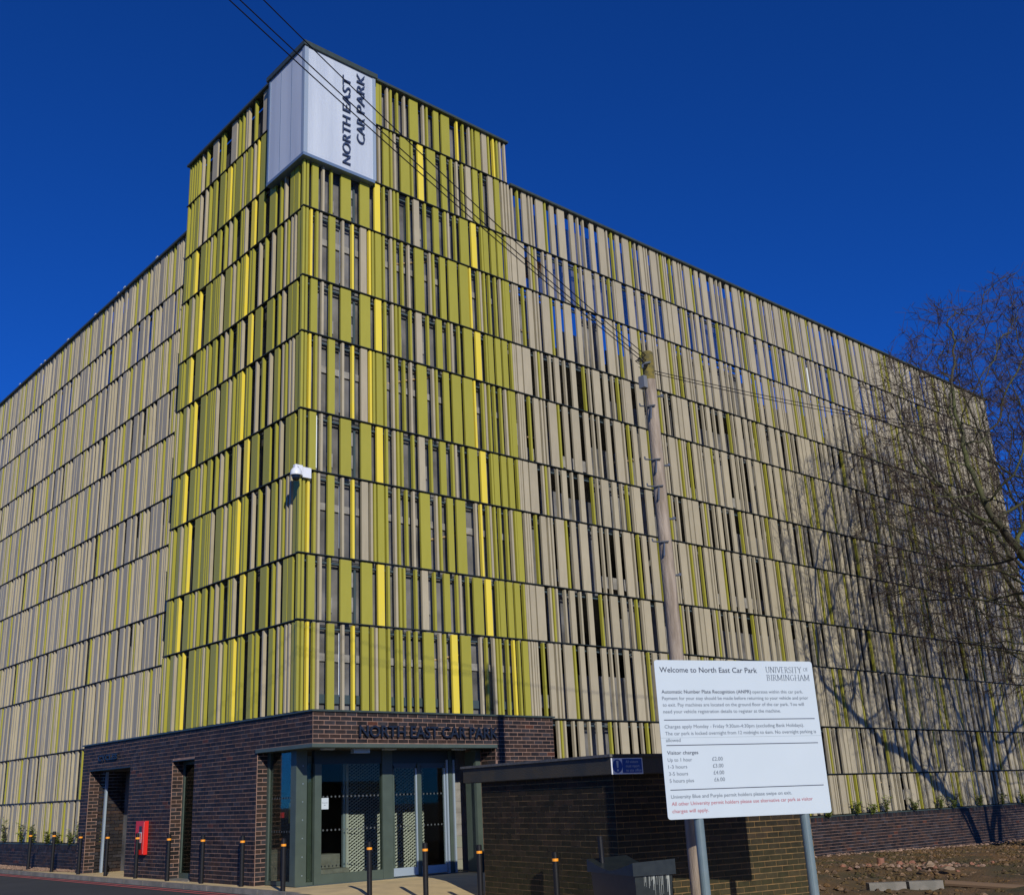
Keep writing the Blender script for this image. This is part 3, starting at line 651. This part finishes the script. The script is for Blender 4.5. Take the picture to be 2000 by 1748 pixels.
obj('fascia', MB().box(-.10, -.07, -.10, 3.66, 1.90, 2.115, SHF).box(-.07, 3.72, -.10, -.07, 1.90, 2.115, SHF).box(3.70, 3.72, -.07, 3.66, 1.90, 2.115, SHF).box(-.07, 3.70, 3.63, 3.66, 1.90, 2.115, SHF), SH)
obj('roof', MB().box(-.07, 3.70, -.07, 3.63, 2.0, 2.11, DCONC), SH)
obj('roof_trim', MB().box(-.13, -.06, -.13, 3.70, 2.115, 2.15, mat('roof_trim_grey', (.13, .125, .11), .6, c2=(.08, .08, .07), nscale=20)).box(-.06, 3.75, -.13, -.06, 2.115, 2.15, SHF), SH)
obj('soffit_board', MB().box(-.07, 0, -.07, 3.63, 1.89, 1.90, DCONC).box(0, 3.7, -.07, 0, 1.89, 1.90, DCONC), SH)
# notice on the shed fascia
an = thing('site_notice', (1.0, -6.3, SZ), 'blue and white All visitors must report to site office notice on the dark shed fascia', 'sign', local=True, rotz=AZ)
obj('board', MB().box(-.098, .43, -.112, -.102, 1.895, 2.10, mat('notice_white', (.75, .78, .8), .4)), an)
obj('blue_field', MB().box(.085, .415, -.115, -.112, 1.91, 2.088, SIGNB), an)
mb = MB(); mb.poly([(0.0+.082*math.cos(t), -.115, 1.997+.085*math.sin(t)) for t in np.arange(0, 6.28, .25)], SIGNB); mb.poly([(-.02, -.118, 2.065), (-.01, -.118, 1.975), (.01, -.118, 1.975), (.02, -.118, 2.065)][::-1], WHT)
mb.poly([(.014*math.cos(t), -.118, 1.945+.014*math.sin(t)) for t in np.arange(0, 6.28, .5)], WHT); obj('mandatory_symbol', mb, an)
for i, t_ in enumerate(('All visitors', 'must report', 'to site office')):
    text_mesh('lettering', t_, (.21, .23, .26)[i], .034, WHT, an, lambda a, b, c, i=i: (.14-.0*i+a, -.117, 2.035-.054*i+b), .001)

# ================================================================== WELCOME SIGN
PL = Vector((.323, -7.728, 0)); PR = Vector((2.469, -8.536, 0)); d = (PR-PL); WSG = d.length; ang = math.atan2(d.y, d.x)
zb_, zt_ = -1.856, -.016; HS = zt_-zb_
ws = thing('welcome_sign', (PL.x, PL.y, ground(1, -8.2)), 'large white car park information board on two grey posts', 'sign', local=True, rotz=ang)
gb = ground(1, -8.2); ZB = zb_-gb; ZTp = zt_-gb
mb = MB(); k = mb.mi(WHT); rc = .035; prof = []
for cx, cz, a0 in ((WSG-rc, ZB+rc, -90), (WSG-rc, ZTp-rc, 0), (rc, ZTp-rc, 90), (rc, ZB+rc, 180)):
    for t in range(0, 91, 18): prof.append((cx+rc*math.cos(R(a0+t)), cz+rc*math.sin(R(a0+t))))
n = len(prof); mb.v = [(x, 0, z) for x, z in prof]+[(x, .006, z) for x, z in prof]
mb.f = [tuple(range(n)), tuple(n+i for i in reversed(range(n)))]+[(i, i+n, (i+1) % n+n, (i+1) % n) for i in range(n)]; mb.m = [k]*len(mb.f)
obj('panel', mb, ws)
for x in (.44, 1.93): obj('post', MB().tube([(x, .06, -.3), (x, .06, ZTp-.1)], .057, PGREY, 18), ws, smooth=False)
obj('panel_rail', MB().box(.1, WSG-.1, .006, .02, ZB+.2, ZB+.24, PGREY).box(.1, WSG-.1, .006, .02, ZTp-.24, ZTp-.2, PGREY), ws)
obj('panel_joint', MB().box(.0, WSG, -.001, 0, ZTp-.5*HS-.001, ZTp-.5*HS+.001, PGREY), ws)
def st(s, u0, u1, v, cap, m, bold=0):
    text_mesh('lettering', s, (u1-u0)*WSG, cap*HS, m, ws, lambda a, b, c: (u0*WSG+a, -.003-(.0 if c == 0 else .0), ZTp-v*HS+b), .001, bold=bold*.5)
st('Welcome to North East Car Park', .028, .634, .080, .034, TXT, .012)
st('Automatic Number Plate Recognition (ANPR)', .028, .579, .217, .022, TXT, .01)
st('operates within this car park.', .588, .915, .217, .021, TXTG)
st('Payment for your stay should be made before returning to your vehicle and prior', .028, .945, .259, .022, TXTG)
st('to exit. Pay machines are located on the ground floor of the car park. You will', .028, .911, .301, .022, TXTG)
st('need your vehicle registration details to register at the machine.', .028, .755, .344, .022, TXTG)
st('Charges apply Monday - Friday 9:30am-4:30pm (excluding Bank Holidays).', .028, .893, .440, .022, TXTG)
st('The car park is locked overnight from 12 midnight to 6am. No overnight parking is', .028, .967, .483, .022, TXTG)
st('allowed', .028, .115, .525, .022, TXTG)
st('Visitor charges', .028, .213, .604, .022, TXT, .01)
for v, a, b_, w_ in ((.648, 'Up to 1 hour', '\u00a32.00', .172), (.691, '1-3 hours', '\u00a33.00', .139), (.734, '3-5 hours', '\u00a34.00', .140), (.777, '5 hours plus', '\u00a36.00', .171)):
    st(a, .028, w_, v, .022, TXTG); st(b_, .293, .357, v, .024, TXTG)
st('University Blue and Purple permit holders please swipe on exit.', .028, .759, .874, .022, TXTG)
st('All other University permit holders please use alternative car park as visitor', .028, .888, .917, .022, TXTR)
st('charges will apply.', .028, .241, .961, .022, TXTR)
mb = MB()
for v in (.387, .547, .822): mb.box(.028*WSG, .97*WSG, -.003, -.002, ZTp-v*HS-.0045, ZTp-v*HS+.0045, TXT)
obj('rule_line', mb, ws)
# serif wordmark drawn stroke by stroke
def arc(cx, cy, rx, ry, a0, a1, n=10): return [(cx+rx*math.cos(R(a0+(a1-a0)*i/n)), cy+ry*math.sin(R(a0+(a1-a0)*i/n))) for i in range(n+1)]
LET = {
 'U': (.78, [[(.15, 1), (.15, .3)]+arc(.39, .3, .24, .3, 180, 360)[1:]+[(.63, 1)]], [(.15, 1), (.63, 1)]),
 'N': (.82, [[(.14, 0), (.14, 1)], [(.14, 1), (.66, 0)], [(.66, 0), (.66, 1)]], [(.14, 0), (.14, 1), (.66, 1)]),
 'I': (.36, [[(.18, 0), (.18, 1)]], [(.18, 0), (.18, 1)]), 'V': (.76, [[(.1, 1), (.38, 0)], [(.38, 0), (.66, 1)]], [(.1, 1), (.66, 1)]),
 'E': (.62, [[(.14, 0), (.14, 1)], [(.14, 1), (.52, 1)], [(.14, .5), (.44, .5)], [(.14, 0), (.54, 0)]], [(.14, 0), (.14, 1)]),
 'R': (.7, [[(.14, 0), (.14, 1)], [(.14, 1), (.3, 1)]+arc(.32, .76, .2, .24, 90, -90)+[(.14, .52)], [(.32, .52), (.6, 0)]], [(.14, 0), (.14, 1), (.6, 0)]),
 'S': (.56, [arc(.28, .74, .18, .26, 20, 200)+arc(.28, .26, .2, .26, 110, -160)[0:]], []),
 'T': (.68, [[(.34, 0), (.34, 1)], [(.06, 1), (.62, 1)]], [(.34, 0)]), 'Y': (.72, [[(.08, 1), (.36, .5)], [(.36, .5), (.62, 1)], [(.36, .5), (.36, 0)]], [(.36, 0), (.08, 1), (.62, 1)]),
 'B': (.66, [[(.14, 0), (.14, 1)], [(.14, 1), (.3, 1)]+arc(.3, .76, .19, .24, 90, -90)+[(.14, .52)], [(.3, .52)]+arc(.31, .26, .23, .26, 90, -90)+[(.14, 0)]], [(.14, 0), (.14, 1)]),
 'M': (.96, [[(.14, 0), (.14, 1)], [(.14, 1), (.47, .1)], [(.47, .1), (.8, 1)], [(.8, 1), (.8, 0)]], [(.14, 0), (.14, 1), (.8, 0), (.8, 1)]),
 'G': (.78, [arc(.4, .5, .3, .5, 50, 310), [(.62, .1), (.62, .42)]], [(.62, .42)]), 'H': (.82, [[(.14, 0), (.14, 1)], [(.68, 0), (.68, 1)], [(.14, .5), (.68, .5)]], [(.14, 0), (.14, 1), (.68, 0), (.68, 1)]),
 'A': (.76, [[(.08, 0), (.38, 1)], [(.38, 1), (.68, 0)], [(.2, .36), (.56, .36)]], [(.08, 0), (.68, 0)]), 'O': (.84, [arc(.42, .5, .32, .5, 0, 360, 18)], []), 'F': (.58, [[(.14, 0), (.14, 1)], [(.14, 1), (.5, 1)], [(.14, .5), (.42, .5)]], [(.14, 0), (.14, 1)])}
def serif(word, x0, x1, z0, h):
    tot = sum(LET[c][0] for c in word); sx = (x1-x0)/tot; mb = MB(); x = x0
    for c in word:
        wd, strokes, sf = LET[c]
        for s_ in strokes:
            for (a, b_), (c2, d2) in zip(s_, s_[1:]):
                dx, dz = (c2-a)*sx, (d2-b_)*h; L_ = math.hypot(dx, dz)
                if L_ < 1e-6: continue
                t = h*(.03+.075*abs(dz)/L_); nx, nz = -dz/L_*t/2, dx/L_*t/2
                ax, az, bx, bz = x+a*sx, z0+b_*h, x+c2*sx, z0+d2*h
                mb.poly([(ax-nx, -.004, az-nz), (bx-nx, -.004, bz-nz), (bx+nx, -.004, bz+nz), (ax+nx, -.004, az+nz)], TXTG)
        for a, b_ in sf: mb.poly([(x+(a-.12)*sx, -.0045, z0+b_*h-.02*h), (x+(a+.12)*sx, -.0045, z0+b_*h-.02*h), (x+(a+.12)*sx, -.0045, z0+b_*h+.02*h), (x+(a-.12)*sx, -.0045, z0+b_*h+.02*h)], TXTG)
        x += wd*sx
    obj('lettering', mb, ws)
serif('UNIVERSITY', .689*WSG, .925*WSG, ZTp-.078*HS, .038*HS); serif('OF', .937*WSG, .972*WSG, ZTp-.067*HS, .023*HS); serif('BIRMINGHAM', .690*WSG, .973*WSG, ZTp-.131*HS, .038*HS)

# ================================================================== TELEGRAPH POLE AND CABLES
px_, py_ = 1.40, -7.22
TP = thing('telegraph_pole', (px_, py_, -3.2), 'weathered wooden telegraph pole with a mossy top, rising behind the white board', 'pole')
mb = MB(); hs = np.linspace(-3.5, 4.47, 24)
mb.tube([(px_+.004*math.sin(h*2.1), py_, h) for h in hs], [(.107-.0031*(h+3.5)) for h in hs], WOOD, 20, caps=False); obj('shaft', mb, TP, smooth=True)
mb = MB(); mb.tube([(px_, py_, 4.08), (px_, py_, 4.3), (px_, py_, 4.5), (px_, py_, 4.515)], [.0845, .084, .083, .072], MOSSW, 20); obj('mossy_top', mb, TP)
sd = Vector((-.75, .66, 0)).normalized(); fw = Vector((-.66, -.75, 0)).normalized()
def P(h, s, f): return Vector((px_, py_, h))+sd*s+fw*f
for h in (3.654, 2.856, 2.466, 1.678):
    mb = MB().tube([P(h, .055, .07), P(h+.03, .17, .02)], .011, STEEL, 6).tube([P(h+.03, .17, .02), P(h+.07, .175, .02)], .011, STEEL, 6).tube([P(h-.02, .03, .10), P(h-.20, .05, .11)], .011, STEEL, 6).tube([P(h-.0, -.03, .11), P(h, .06, .10)], .012, STEEL, 6); obj('step_bracket', mb, TP)
for h in (3.826, 2.788, 2.018, 1.232):
    obj('step_peg', MB().tube([P(h, -.09, .0), P(h, -.155, .0)], .016, STEEL, 6).tube([P(h-.01, -.155, 0), P(h+.025, -.155, 0)], .02, STEEL, 6), TP)
bx = P(4.02, .095, .05); obj('junction_box', MB().box(bx.x-.05, bx.x+.04, bx.y-.05, bx.y+.05, 3.94, 4.12, mat('box_grey', (.16, .17, .18), .5)), TP)
mb = MB()
for i in range(7):
    a = random.uniform(0, 6); pts = [P(4.35-.01*i+.07*math.sin(a+t*.9), .06+.07*math.sin(t*1.1+a)+.01*i, .07+.03*math.cos(t+a)) for t in np.arange(0, 6, .6)]; mb.tube(pts, .005, BLK, 4)
mb.tube([P(3.93, .10, .06), P(3.75, .12, .07), P(3.6, .09, .07), P(3.8, .08, .08)], .006, BLK, 4); obj('wire_tangle', mb, TP)
obj('wire_clamp', MB().tube([P(4.32, -.02, .10), P(4.30, .09, .10)], .018, STEEL, 6).tube([P(4.30, .09, .10), P(4.24, .10, .09)], .015, STEEL, 6), TP)
def cable(a, b, sag, lab, grp, r_=.011):
    a, b = Vector(a), Vector(b); pts = []
    for i in range(33):
        t = i/32; p = a.lerp(b, t); p.z -= sag*4*t*(1-t); pts.append(p)
    tag(obj('overhead_cable', MB().tube(pts, r_, BLK, 5)), lab, 'cable', grp)
def ext(p, q_, t): p, q_ = Vector(p), Vector(q_); return q_+(q_-p)*t
pt = (1.32, -7.25, 4.36)
for e, p0, sg, lab in (((-6.15, -8.843, 5.5), (1.32, -7.25, 4.30), .33, 'lowest of three black cables running from the pole up across the sky'), ((-6.02, -8.80, 5.6), (1.33, -7.25, 4.36), .34, 'middle of three black cables running from the pole up across the sky'), ((-5.628, -8.531, 6.0), (1.34, -7.25, 4.44), .40, 'uppermost of three black cables running from the pole up across the sky')):
    e = (e[0], e[1], e[2]+sg); cable(p0, ext(p0, e, .9), sg, lab, 'cables from the pole to the upper left', .0065)
cable((1.44, -7.24, 4.24), (24.0, -10.4, 7.15), .75, 'black cable running right from the pole past the beige slats, the upper of two', 'cables running right from the pole', .006)
cable((1.45, -7.2, 4.22), (24.0, -10.2, 7.0), .72, 'black cable running right from the pole past the beige slats, the lower of two', 'cables running right from the pole', .006)

# ================================================================== SECURITY CAMERA
cc = thing('security_camera', (.1, -.02, 4.25), 'white dome security camera on a bracket at the corner of the green slats', 'camera')
WH2 = mat('white_camera_plastic', (.72, .75, .77), .35)
obj('wall_plate', MB().box(.035, .215, -.035, -.012, 4.24, 4.44, WH2), cc)
obj('bracket_box', MB().box(-.14, .02, -.05, .03, 4.27, 4.46, WH2), cc)
obj('arm', MB().tube([(-.09, -.05, 4.40), (-.17, -.12, 4.41), (-.19, -.15, 4.36)], .025, WH2, 10), cc)
obj('housing', MB().lathe([(.012, .20), (.03, .195), (.035, .15), (.075, .13), (.10, .09), (.108, .02), (.108, 0), (.09, -.005)], (-.19, -.16, 4.20), WH2, 24), cc, smooth=True)
obj('dome', MB().lathe([(.075, 0), (.075, -.03), (.066, -.065), (.045, -.092), (.001, -.105)], (-.19, -.16, 4.195), mat('smoked_dome', (.01, .014, .02), .08), 20), cc, smooth=True)

# ================================================================== BOLLARDS
bpos = [(-.085, 12.67, -1.95), (-.05, 11.1, -1.95), (-.1, 9.25, -1.975), (-.05, 7.8, -1.98), (-.07, 6.17, -1.985), (-.085, 4.63, -2.0), (-.075, 3.19, -2.015), (-.075, 1.66, -2.025)]
def ray_at(x, y, dd):
    v = ((x-897.26)*rr-(y-888.07)*uu)/2047.71+F; return CAM+v*dd
bl = ['first bollard from the left, in front of the low brick wall', 'second bollard from the left, before the low brick wall', 'third bollard from the left, at the left edge of the cycle store bricks', 'fourth bollard, standing before the open cycle store', 'fifth bollard, just left of the red cabinet', 'sixth bollard, beside the tall narrow window', 'seventh bollard, before the brick wall right of the tall window', 'eighth bollard, at the middle of the plain brick wall', 'ninth bollard, in front of the glazed corner left of the riveted post', 'tenth bollard, in front of the fixed glass and mesh screen', 'eleventh bollard, in front of the sliding doors', 'twelfth bollard, in front of the gap beside the shed', 'last bollard on the right, in front of the brick shed wall']
bpos += [(-.25, -.05, -2.06), (.3, -1.72, -2.125), (.68, -2.65, -2.155), (.95, -3.6, -2.19), (.98, -5.15, -2.27)]
proto = None
for i, (x, y, zt) in enumerate(bpos):
    zg = ground(x, y); lab = 'black bollard, '+bl[i]
    if proto is None:
        b = thing('bollard', (x, y, zt), lab, 'bollard', 'black bollards with orange bands', local=True); proto = b
        obj('post', MB().lathe([(.041, -1.25), (.041, -.012), (.034, 0), (.0, .002)], (0, 0, 0), BLK, 16), b); obj('band', MB().lathe([(.0435, -.12), (.0435, -.085)], (0, 0, 0), ORG, 16), b)
    else:
        b = proto.copy(); col.objects.link(b); b.location = (x, y, zt); b['label'] = lab
        for ch in list(proto.children): c = ch.copy(); c.parent = b; col.objects.link(c)

# ================================================================== BIN
bn = thing('grit_bin', (-.37, -7.75, -3.19), 'dark green plastic bin with a dished lid and white streaks, before the shed', 'bin', local=True, rotz=R(-20))
W_, L_, H_ = .5, 1.1, .84
mb = MB(); k = mb.mi(BIN); t_ = .05
def ring(ins, z): return [(ins, ins, z), (W_-ins, ins, z), (W_-ins, L_-ins, z), (ins, L_-ins, z)]
rings = [ring(.075, 0), ring(.05, .35), ring(.035, .355), ring(.02, .62), ring(.012, H_-.055)]
for q_ in rings: mb.v += q_
for j in range(len(rings)-1):
    for q_ in range(4): mb.f.append((j*4+q_, j*4+(q_+1) % 4, (j+1)*4+(q_+1) % 4, (j+1)*4+q_)); mb.m.append(k)
obj('tub', mb, bn)
mb = MB(); nx, ny = 8, 16; k = mb.mi(BIN)
def lidz(x, y): u_ = x/W_; v_ = y/L_; return H_+.02-.055*math.sin(math.pi*v_)*1.0+.045*abs(2*v_-1)+.02*u_
grid = [(-.02+(W_+.04)*i/nx, -.02+(L_+.04)*j/ny) for i in range(nx+1) for j in range(ny+1)]
mb.v = [(x, y, lidz(x, y)) for x, y in grid]
for i in range(nx):
    for j in range(ny): a = i*(ny+1)+j; mb.f.append((a, a+ny+1, a+ny+2, a+1)); mb.m.append(k)
edge = [i*(ny+1) for i in range(nx+1)]+[nx*(ny+1)+j for j in range(1, ny+1)]+[i*(ny+1)+ny for i in range(nx-1, -1, -1)]+[j for j in range(ny-1, 0, -1)]
e0 = len(mb.v)
for e in edge: x, y, z = mb.v[e]; mb.v.append((x, y, min(z-.03, H_-.07)))
for q_ in range(len(edge)): q2 = (q_+1) % len(edge); mb.f.append((edge[q_], e0+q_, e0+q2, edge[q2])); mb.m.append(k)
obj('lid', mb, bn, smooth=False)
STREAK = mat('white_streaks', (.35, .37, .33), .8)
mb = MB()
for i in range(26):
    x = random.uniform(.12, .46); ln = random.uniform(.04, .28)*(1.2 if x > .25 else .6); ins = .018
    z1 = H_-.06; wd = random.uniform(.003, .009); mb.poly([(x, ins-.008, z1), (x-wd*.3, ins+.0, z1-ln), (x+wd*.3, ins+.0, z1-ln), (x+wd, ins-.008, z1)], STREAK)
obj('streak', mb, bn, kind='stuff')
obj('hinge', MB().box(W_+.0, W_+.05, .30, .42, H_-.1, H_+.01, BLK), bn)
c_ = ray_at(1175, 1632, 12.6)
tag(obj('dark_post', MB().tube([(c_.x, c_.y, -3.2), (c_.x-.03, c_.y, c_.z)], .032, BLK, 10)), 'short thin dark post behind the bin against the shed wall', 'post')

# ================================================================== SHRUBS ON THE PLINTHS
def shrub(x, y, z, h, s, lab, dens=1.0):
    t = thing('young_shrub', (x, y, z), lab, 'shrub', 'young leafy shrubs on the low walls'); st_, lf = MB(), MB()
    for i in range(int(7*dens)+3):
        a = random.random()*6.28; lean = random.uniform(.2, 1.0)*s; hh = h*random.uniform(.5, 1)
        dx, dy = math.cos(a)*lean, math.sin(a)*lean*.35
        if abs(x) > 3: dy, dx = -abs(dy)*.4, dx
        else: dx, dy = -abs(dx)*.25, math.sin(a)*lean
        pts = [Vector((x+dx*q_*q_, y+dy*q_*q_, z+hh*q_)) for q_ in (0, .25, .5, .75, 1)]
        st_.tube(pts, [.007, .006, .005, .004, .002], TWIG, 3, caps=False)
        for q_ in range(int(26*hh/h)):
            f_ = random.uniform(.12, 1); i0 = min(3, int(f_*4)); p = pts[i0].lerp(pts[i0+1], f_*4-i0)
            a2 = random.random()*6.28; ll = random.uniform(.04, .11); e = Vector((math.cos(a2)*ll, math.sin(a2)*ll, random.uniform(-.02, .05))); n_ = Vector((-e.y, e.x, random.uniform(-.03, .03))).normalized()*ll*.27
            m_ = p+e*.5; lf.poly([p, m_-n_, p+e, m_+n_], LEAF)
    obj('stem', st_, t); obj('foliage', lf, t)
for y, h, s, lab in ((16.4, .75, .35, 'tallest leafy shrub, at the far left end of the left low wall'), (14.9, .55, .4, 'leafy shrub left of the first bollard on the left low wall'), (14.0, .5, .45, 'bushy shrub just left of the first bollard'), (12.9, .35, .3, 'small sparse shrub just right of the first bollard'), (12.2, .3, .3, 'tiny shrub between the first two bollards'), (11.3, .38, .35, 'small shrub immediately left of the second bollard'), (10.75, .6, .45, 'dark bushy shrub right of the second bollard'), (10.2, .45, .35, 'thin shrub beside the corner of the brick storey')):
    shrub(.43, y, -2.30, h, s, 'young '+lab)
for i, (x, h, s, lab) in enumerate(((15.9, .2, .2, 'low shrub just right of the white board'), (17.3, .5, .3, 'thin tall shrub, first clear one right of the board'), (18.1, .35, .4, 'low spreading shrub beside the first tall one'), (18.85, .65, .45, 'tall shrub of the left cluster on the right wall'), (20.4, .5, .5, 'broad leafy shrub in the middle of the right wall'), (21.9, .55, .3, 'small upright shrub left of the twin shrubs'), (22.7, .6, .6, 'widest shrub on the right wall, with side shoots'), (24.4, .55, .3, 'narrow shrub before the tree shadow'), (25.9, .6, .45, 'shrub in the edge of the trunk shadow'), (27.4, .5, .4, 'last shrub at the right, in deep shadow'))):
    shrub(x, -.12, -2.31, h*.8, s, 'young '+lab)

# ================================================================== TREE
def colonise(trunks, att, step=.26, kill=.33, infl=3.0, iters=120):
    pos = [np.array(p, float) for tr in trunks for p in tr]; par = []; i = 0
    for tr in trunks:
        for j in range(len(tr)): par.append(i-1 if j > 0 else (0 if i > 0 else -1)); i += 1
    cnt = {}; pos = list(pos); A = att.copy(); Pn = np.array(pos)
    best = np.full(len(A), 1e9); bi = np.zeros(len(A), int)
    def upd(start):
        nonlocal best, bi
        for q_ in range(start, len(pos)):
            dd = np.linalg.norm(A-pos[q_], axis=1); m_ = dd < best; best[m_] = dd[m_]; bi[m_] = q_
    upd(0)
    for it in range(iters):
        keep = best > kill
        A = A[keep]; best = best[keep]; bi = bi[keep]
        if len(A) == 0: break
        act = best < infl
        if not act.any(): break
        start = len(pos); acc = {}
        dirs = A[act]-np.array(pos)[bi[act]]; dirs /= np.linalg.norm(dirs, axis=1)[:, None]
        for b_, d_ in zip(bi[act], dirs):
            if b_ in acc: acc[b_] += d_
            else: acc[b_] = d_.copy()
        for b_, d_ in acc.items():
            nrm = np.linalg.norm(d_)
            if nrm < .15 or cnt.get(b_, 0) >= 3: continue
            cnt[b_] = cnt.get(b_, 0)+1
            d_ = d_/nrm+rng.normal(size=3)*.16; d_ /= np.linalg.norm(d_); pos.append(pos[b_]+d_*step); par.append(int(b_))
        upd(start)
    return np.array(pos), np.array(par)
TX, TY, TZ = 22.4, -6.2, -3.42
TR = thing('bare_tree', (TX, TY, TZ), 'large bare winter tree with spreading mossy branches at the right edge', 'tree')
main = [(TX, TY, TZ), (TX-.05, TY, TZ+.5), (TX-.08, TY+.02, TZ+1.0), (TX-.2, TY+.05, TZ+1.5)]
def limb(dx, dy, n, rise, curve=.02):
    p = np.array(main[-1]); out = []; d_ = np.array([dx, dy, rise], float); d_ /= np.linalg.norm(d_)
    for i in range(n): p = p+d_*.38; out.append(tuple(p)); d_ = d_+np.array([dx, dy, 0])*curve+rng.normal(size=3)*.07; d_ /= np.linalg.norm(d_)
    return out
def path_limb(pp):
    pp = [np.array(main[-1])]+[np.array(a, float) for a in pp]; out = []
    for a, b in zip(pp, pp[1:]):
        n = max(1, int(np.linalg.norm(b-a)/.36))
        for i in range(n): out.append(tuple(a+(b-a)*(i+1)/n+rng.normal(size=3)*.05))
    return out
trunks = [main, limb(-.55, .0, 12, 1.0), limb(.5, .25, 12, 1.1), limb(-.12, -.35, 13, 1.3), path_limb([(21.7, -6.2, -.7), (20.9, -6.2, .5), (19.0, -6.25, 1.7), (17.0, -6.3, 2.6), (15.2, -6.3, 3.5), (13.9, -6.3, 4.4)]), limb(.15, .45, 11, 1.2)]
na = 9500; u_ = rng.normal(size=(na, 3)); u_ /= np.linalg.norm(u_, axis=1)[:, None]; rad = rng.random(na)**.42
att = np.array([TX-.6, TY+.3, 5.4])+u_*rad[:, None]*np.array([8.8, 5.5, 7.0])
att = att[att[:, 2] < 11.6-.42*np.maximum(0, 18.5-att[:, 0])]
att = att[(att[:, 2] > .4+np.abs(att[:, 0]-TX)*.32) & (att[:, 1] < -.35)]
pos, par = colonise(trunks, att)
# re-root limbs on the fork
idx = 0; roots = []
for tr in trunks: roots.append(idx); idx += len(tr)
for r_ in roots[1:]: par[r_] = len(main)-1
N_ = len(pos); kids = [[] for _ in range(N_)]
for i in range(1, N_): kids[par[i]].append(i)
wgt = np.zeros(N_); limbid = np.zeros(N_, int)-1
for k_, r_ in enumerate(roots[1:]): limbid[r_] = k_
for i in range(1, N_):
    if limbid[i] < 0: limbid[i] = limbid[par[i]]
order = []; stk = [0]
while stk: n_ = stk.pop(); order.append(n_); stk += kids[n_]
for n_ in order:
    if n_ and limbid[n_] < 0: limbid[n_] = limbid[par[n_]]
for n_ in reversed(order): wgt[n_] = max(1, sum(wgt[c] for c in kids[n_]))
radn = .0062*wgt**.475
radn = np.minimum(radn, .36)
tm = MB(); lm = [MB() for _ in range(5)]; tw = MB()
def emit(mb_, chain, m_, n_):
    mb_.tube([pos[c] for c in chain], [float(radn[c]) for c in chain], m_, n_, caps=False)
stk = [(0, None)]
while stk:
    s_, pr = stk.pop(); chain = ([pr] if pr is not None else [])+[s_]; c = s_
    while kids[c]:
        kk = sorted(kids[c], key=lambda q_: -wgt[q_])
        for o_ in kk[1:]: stk.append((o_, c))
        c = kk[0]; chain.append(c)
        if c < len(main) and len(kids[c]) > 1 and c == len(main)-1: 
            for o_ in kids[c]: stk.append((o_, c))
            break
    if len(chain) < 2: continue
    if pr is not None: 
        rsave = radn[pr]; radn[pr] = min(radn[pr], radn[s_]*1.15)
    li = limbid[chain[-1]]
    if s_ == 0: emit(tm, chain, BARK, 14)
    elif radn[s_] > .022: emit(lm[max(li, 0)], chain, BARK, 7)
    else: emit(tw, chain, TWIG if radn[s_] < .012 else BARK, 3)
    if pr is not None: radn[pr] = rsave
# fine twigs and buds
leafn = [i for i in range(N_) if wgt[i] <= 9 and i > 60]
for i in leafn:
    for q_ in range(4 if wgt[i] <= 2 else 2):
        d_ = pos[i]-pos[par[i]]; d_ = d_/np.linalg.norm(d_)+rng.normal(size=3)*.55; d_ /= np.linalg.norm(d_); p0 = pos[i]; L1 = rng.uniform(.2, .55)
        p1 = p0+d_*L1*.5+rng.normal(size=3)*.02; p2 = p1+(d_+rng.normal(size=3)*.3)*L1*.5
        tw.tube([p0, p1, p2], [.006, .005, .0035], TWIG, 3, caps=False)
        if rng.random() < .7:
            e_ = p1+(d_+rng.normal(size=3)*.7)*L1*.35; tw.tube([p1, e_], [.0045, .003], TWIG, 3, caps=False)
obj('trunk', tm, TR, smooth=True)
for l_ in lm:
    if l_.v: obj('branch', l_, TR, smooth=True)
obj('twigs', tw, TR, kind='stuff')
print('tree nodes', N_, 'twig faces', len(tw.f), 'slats', len(slats), 'bricks', len(bricks))
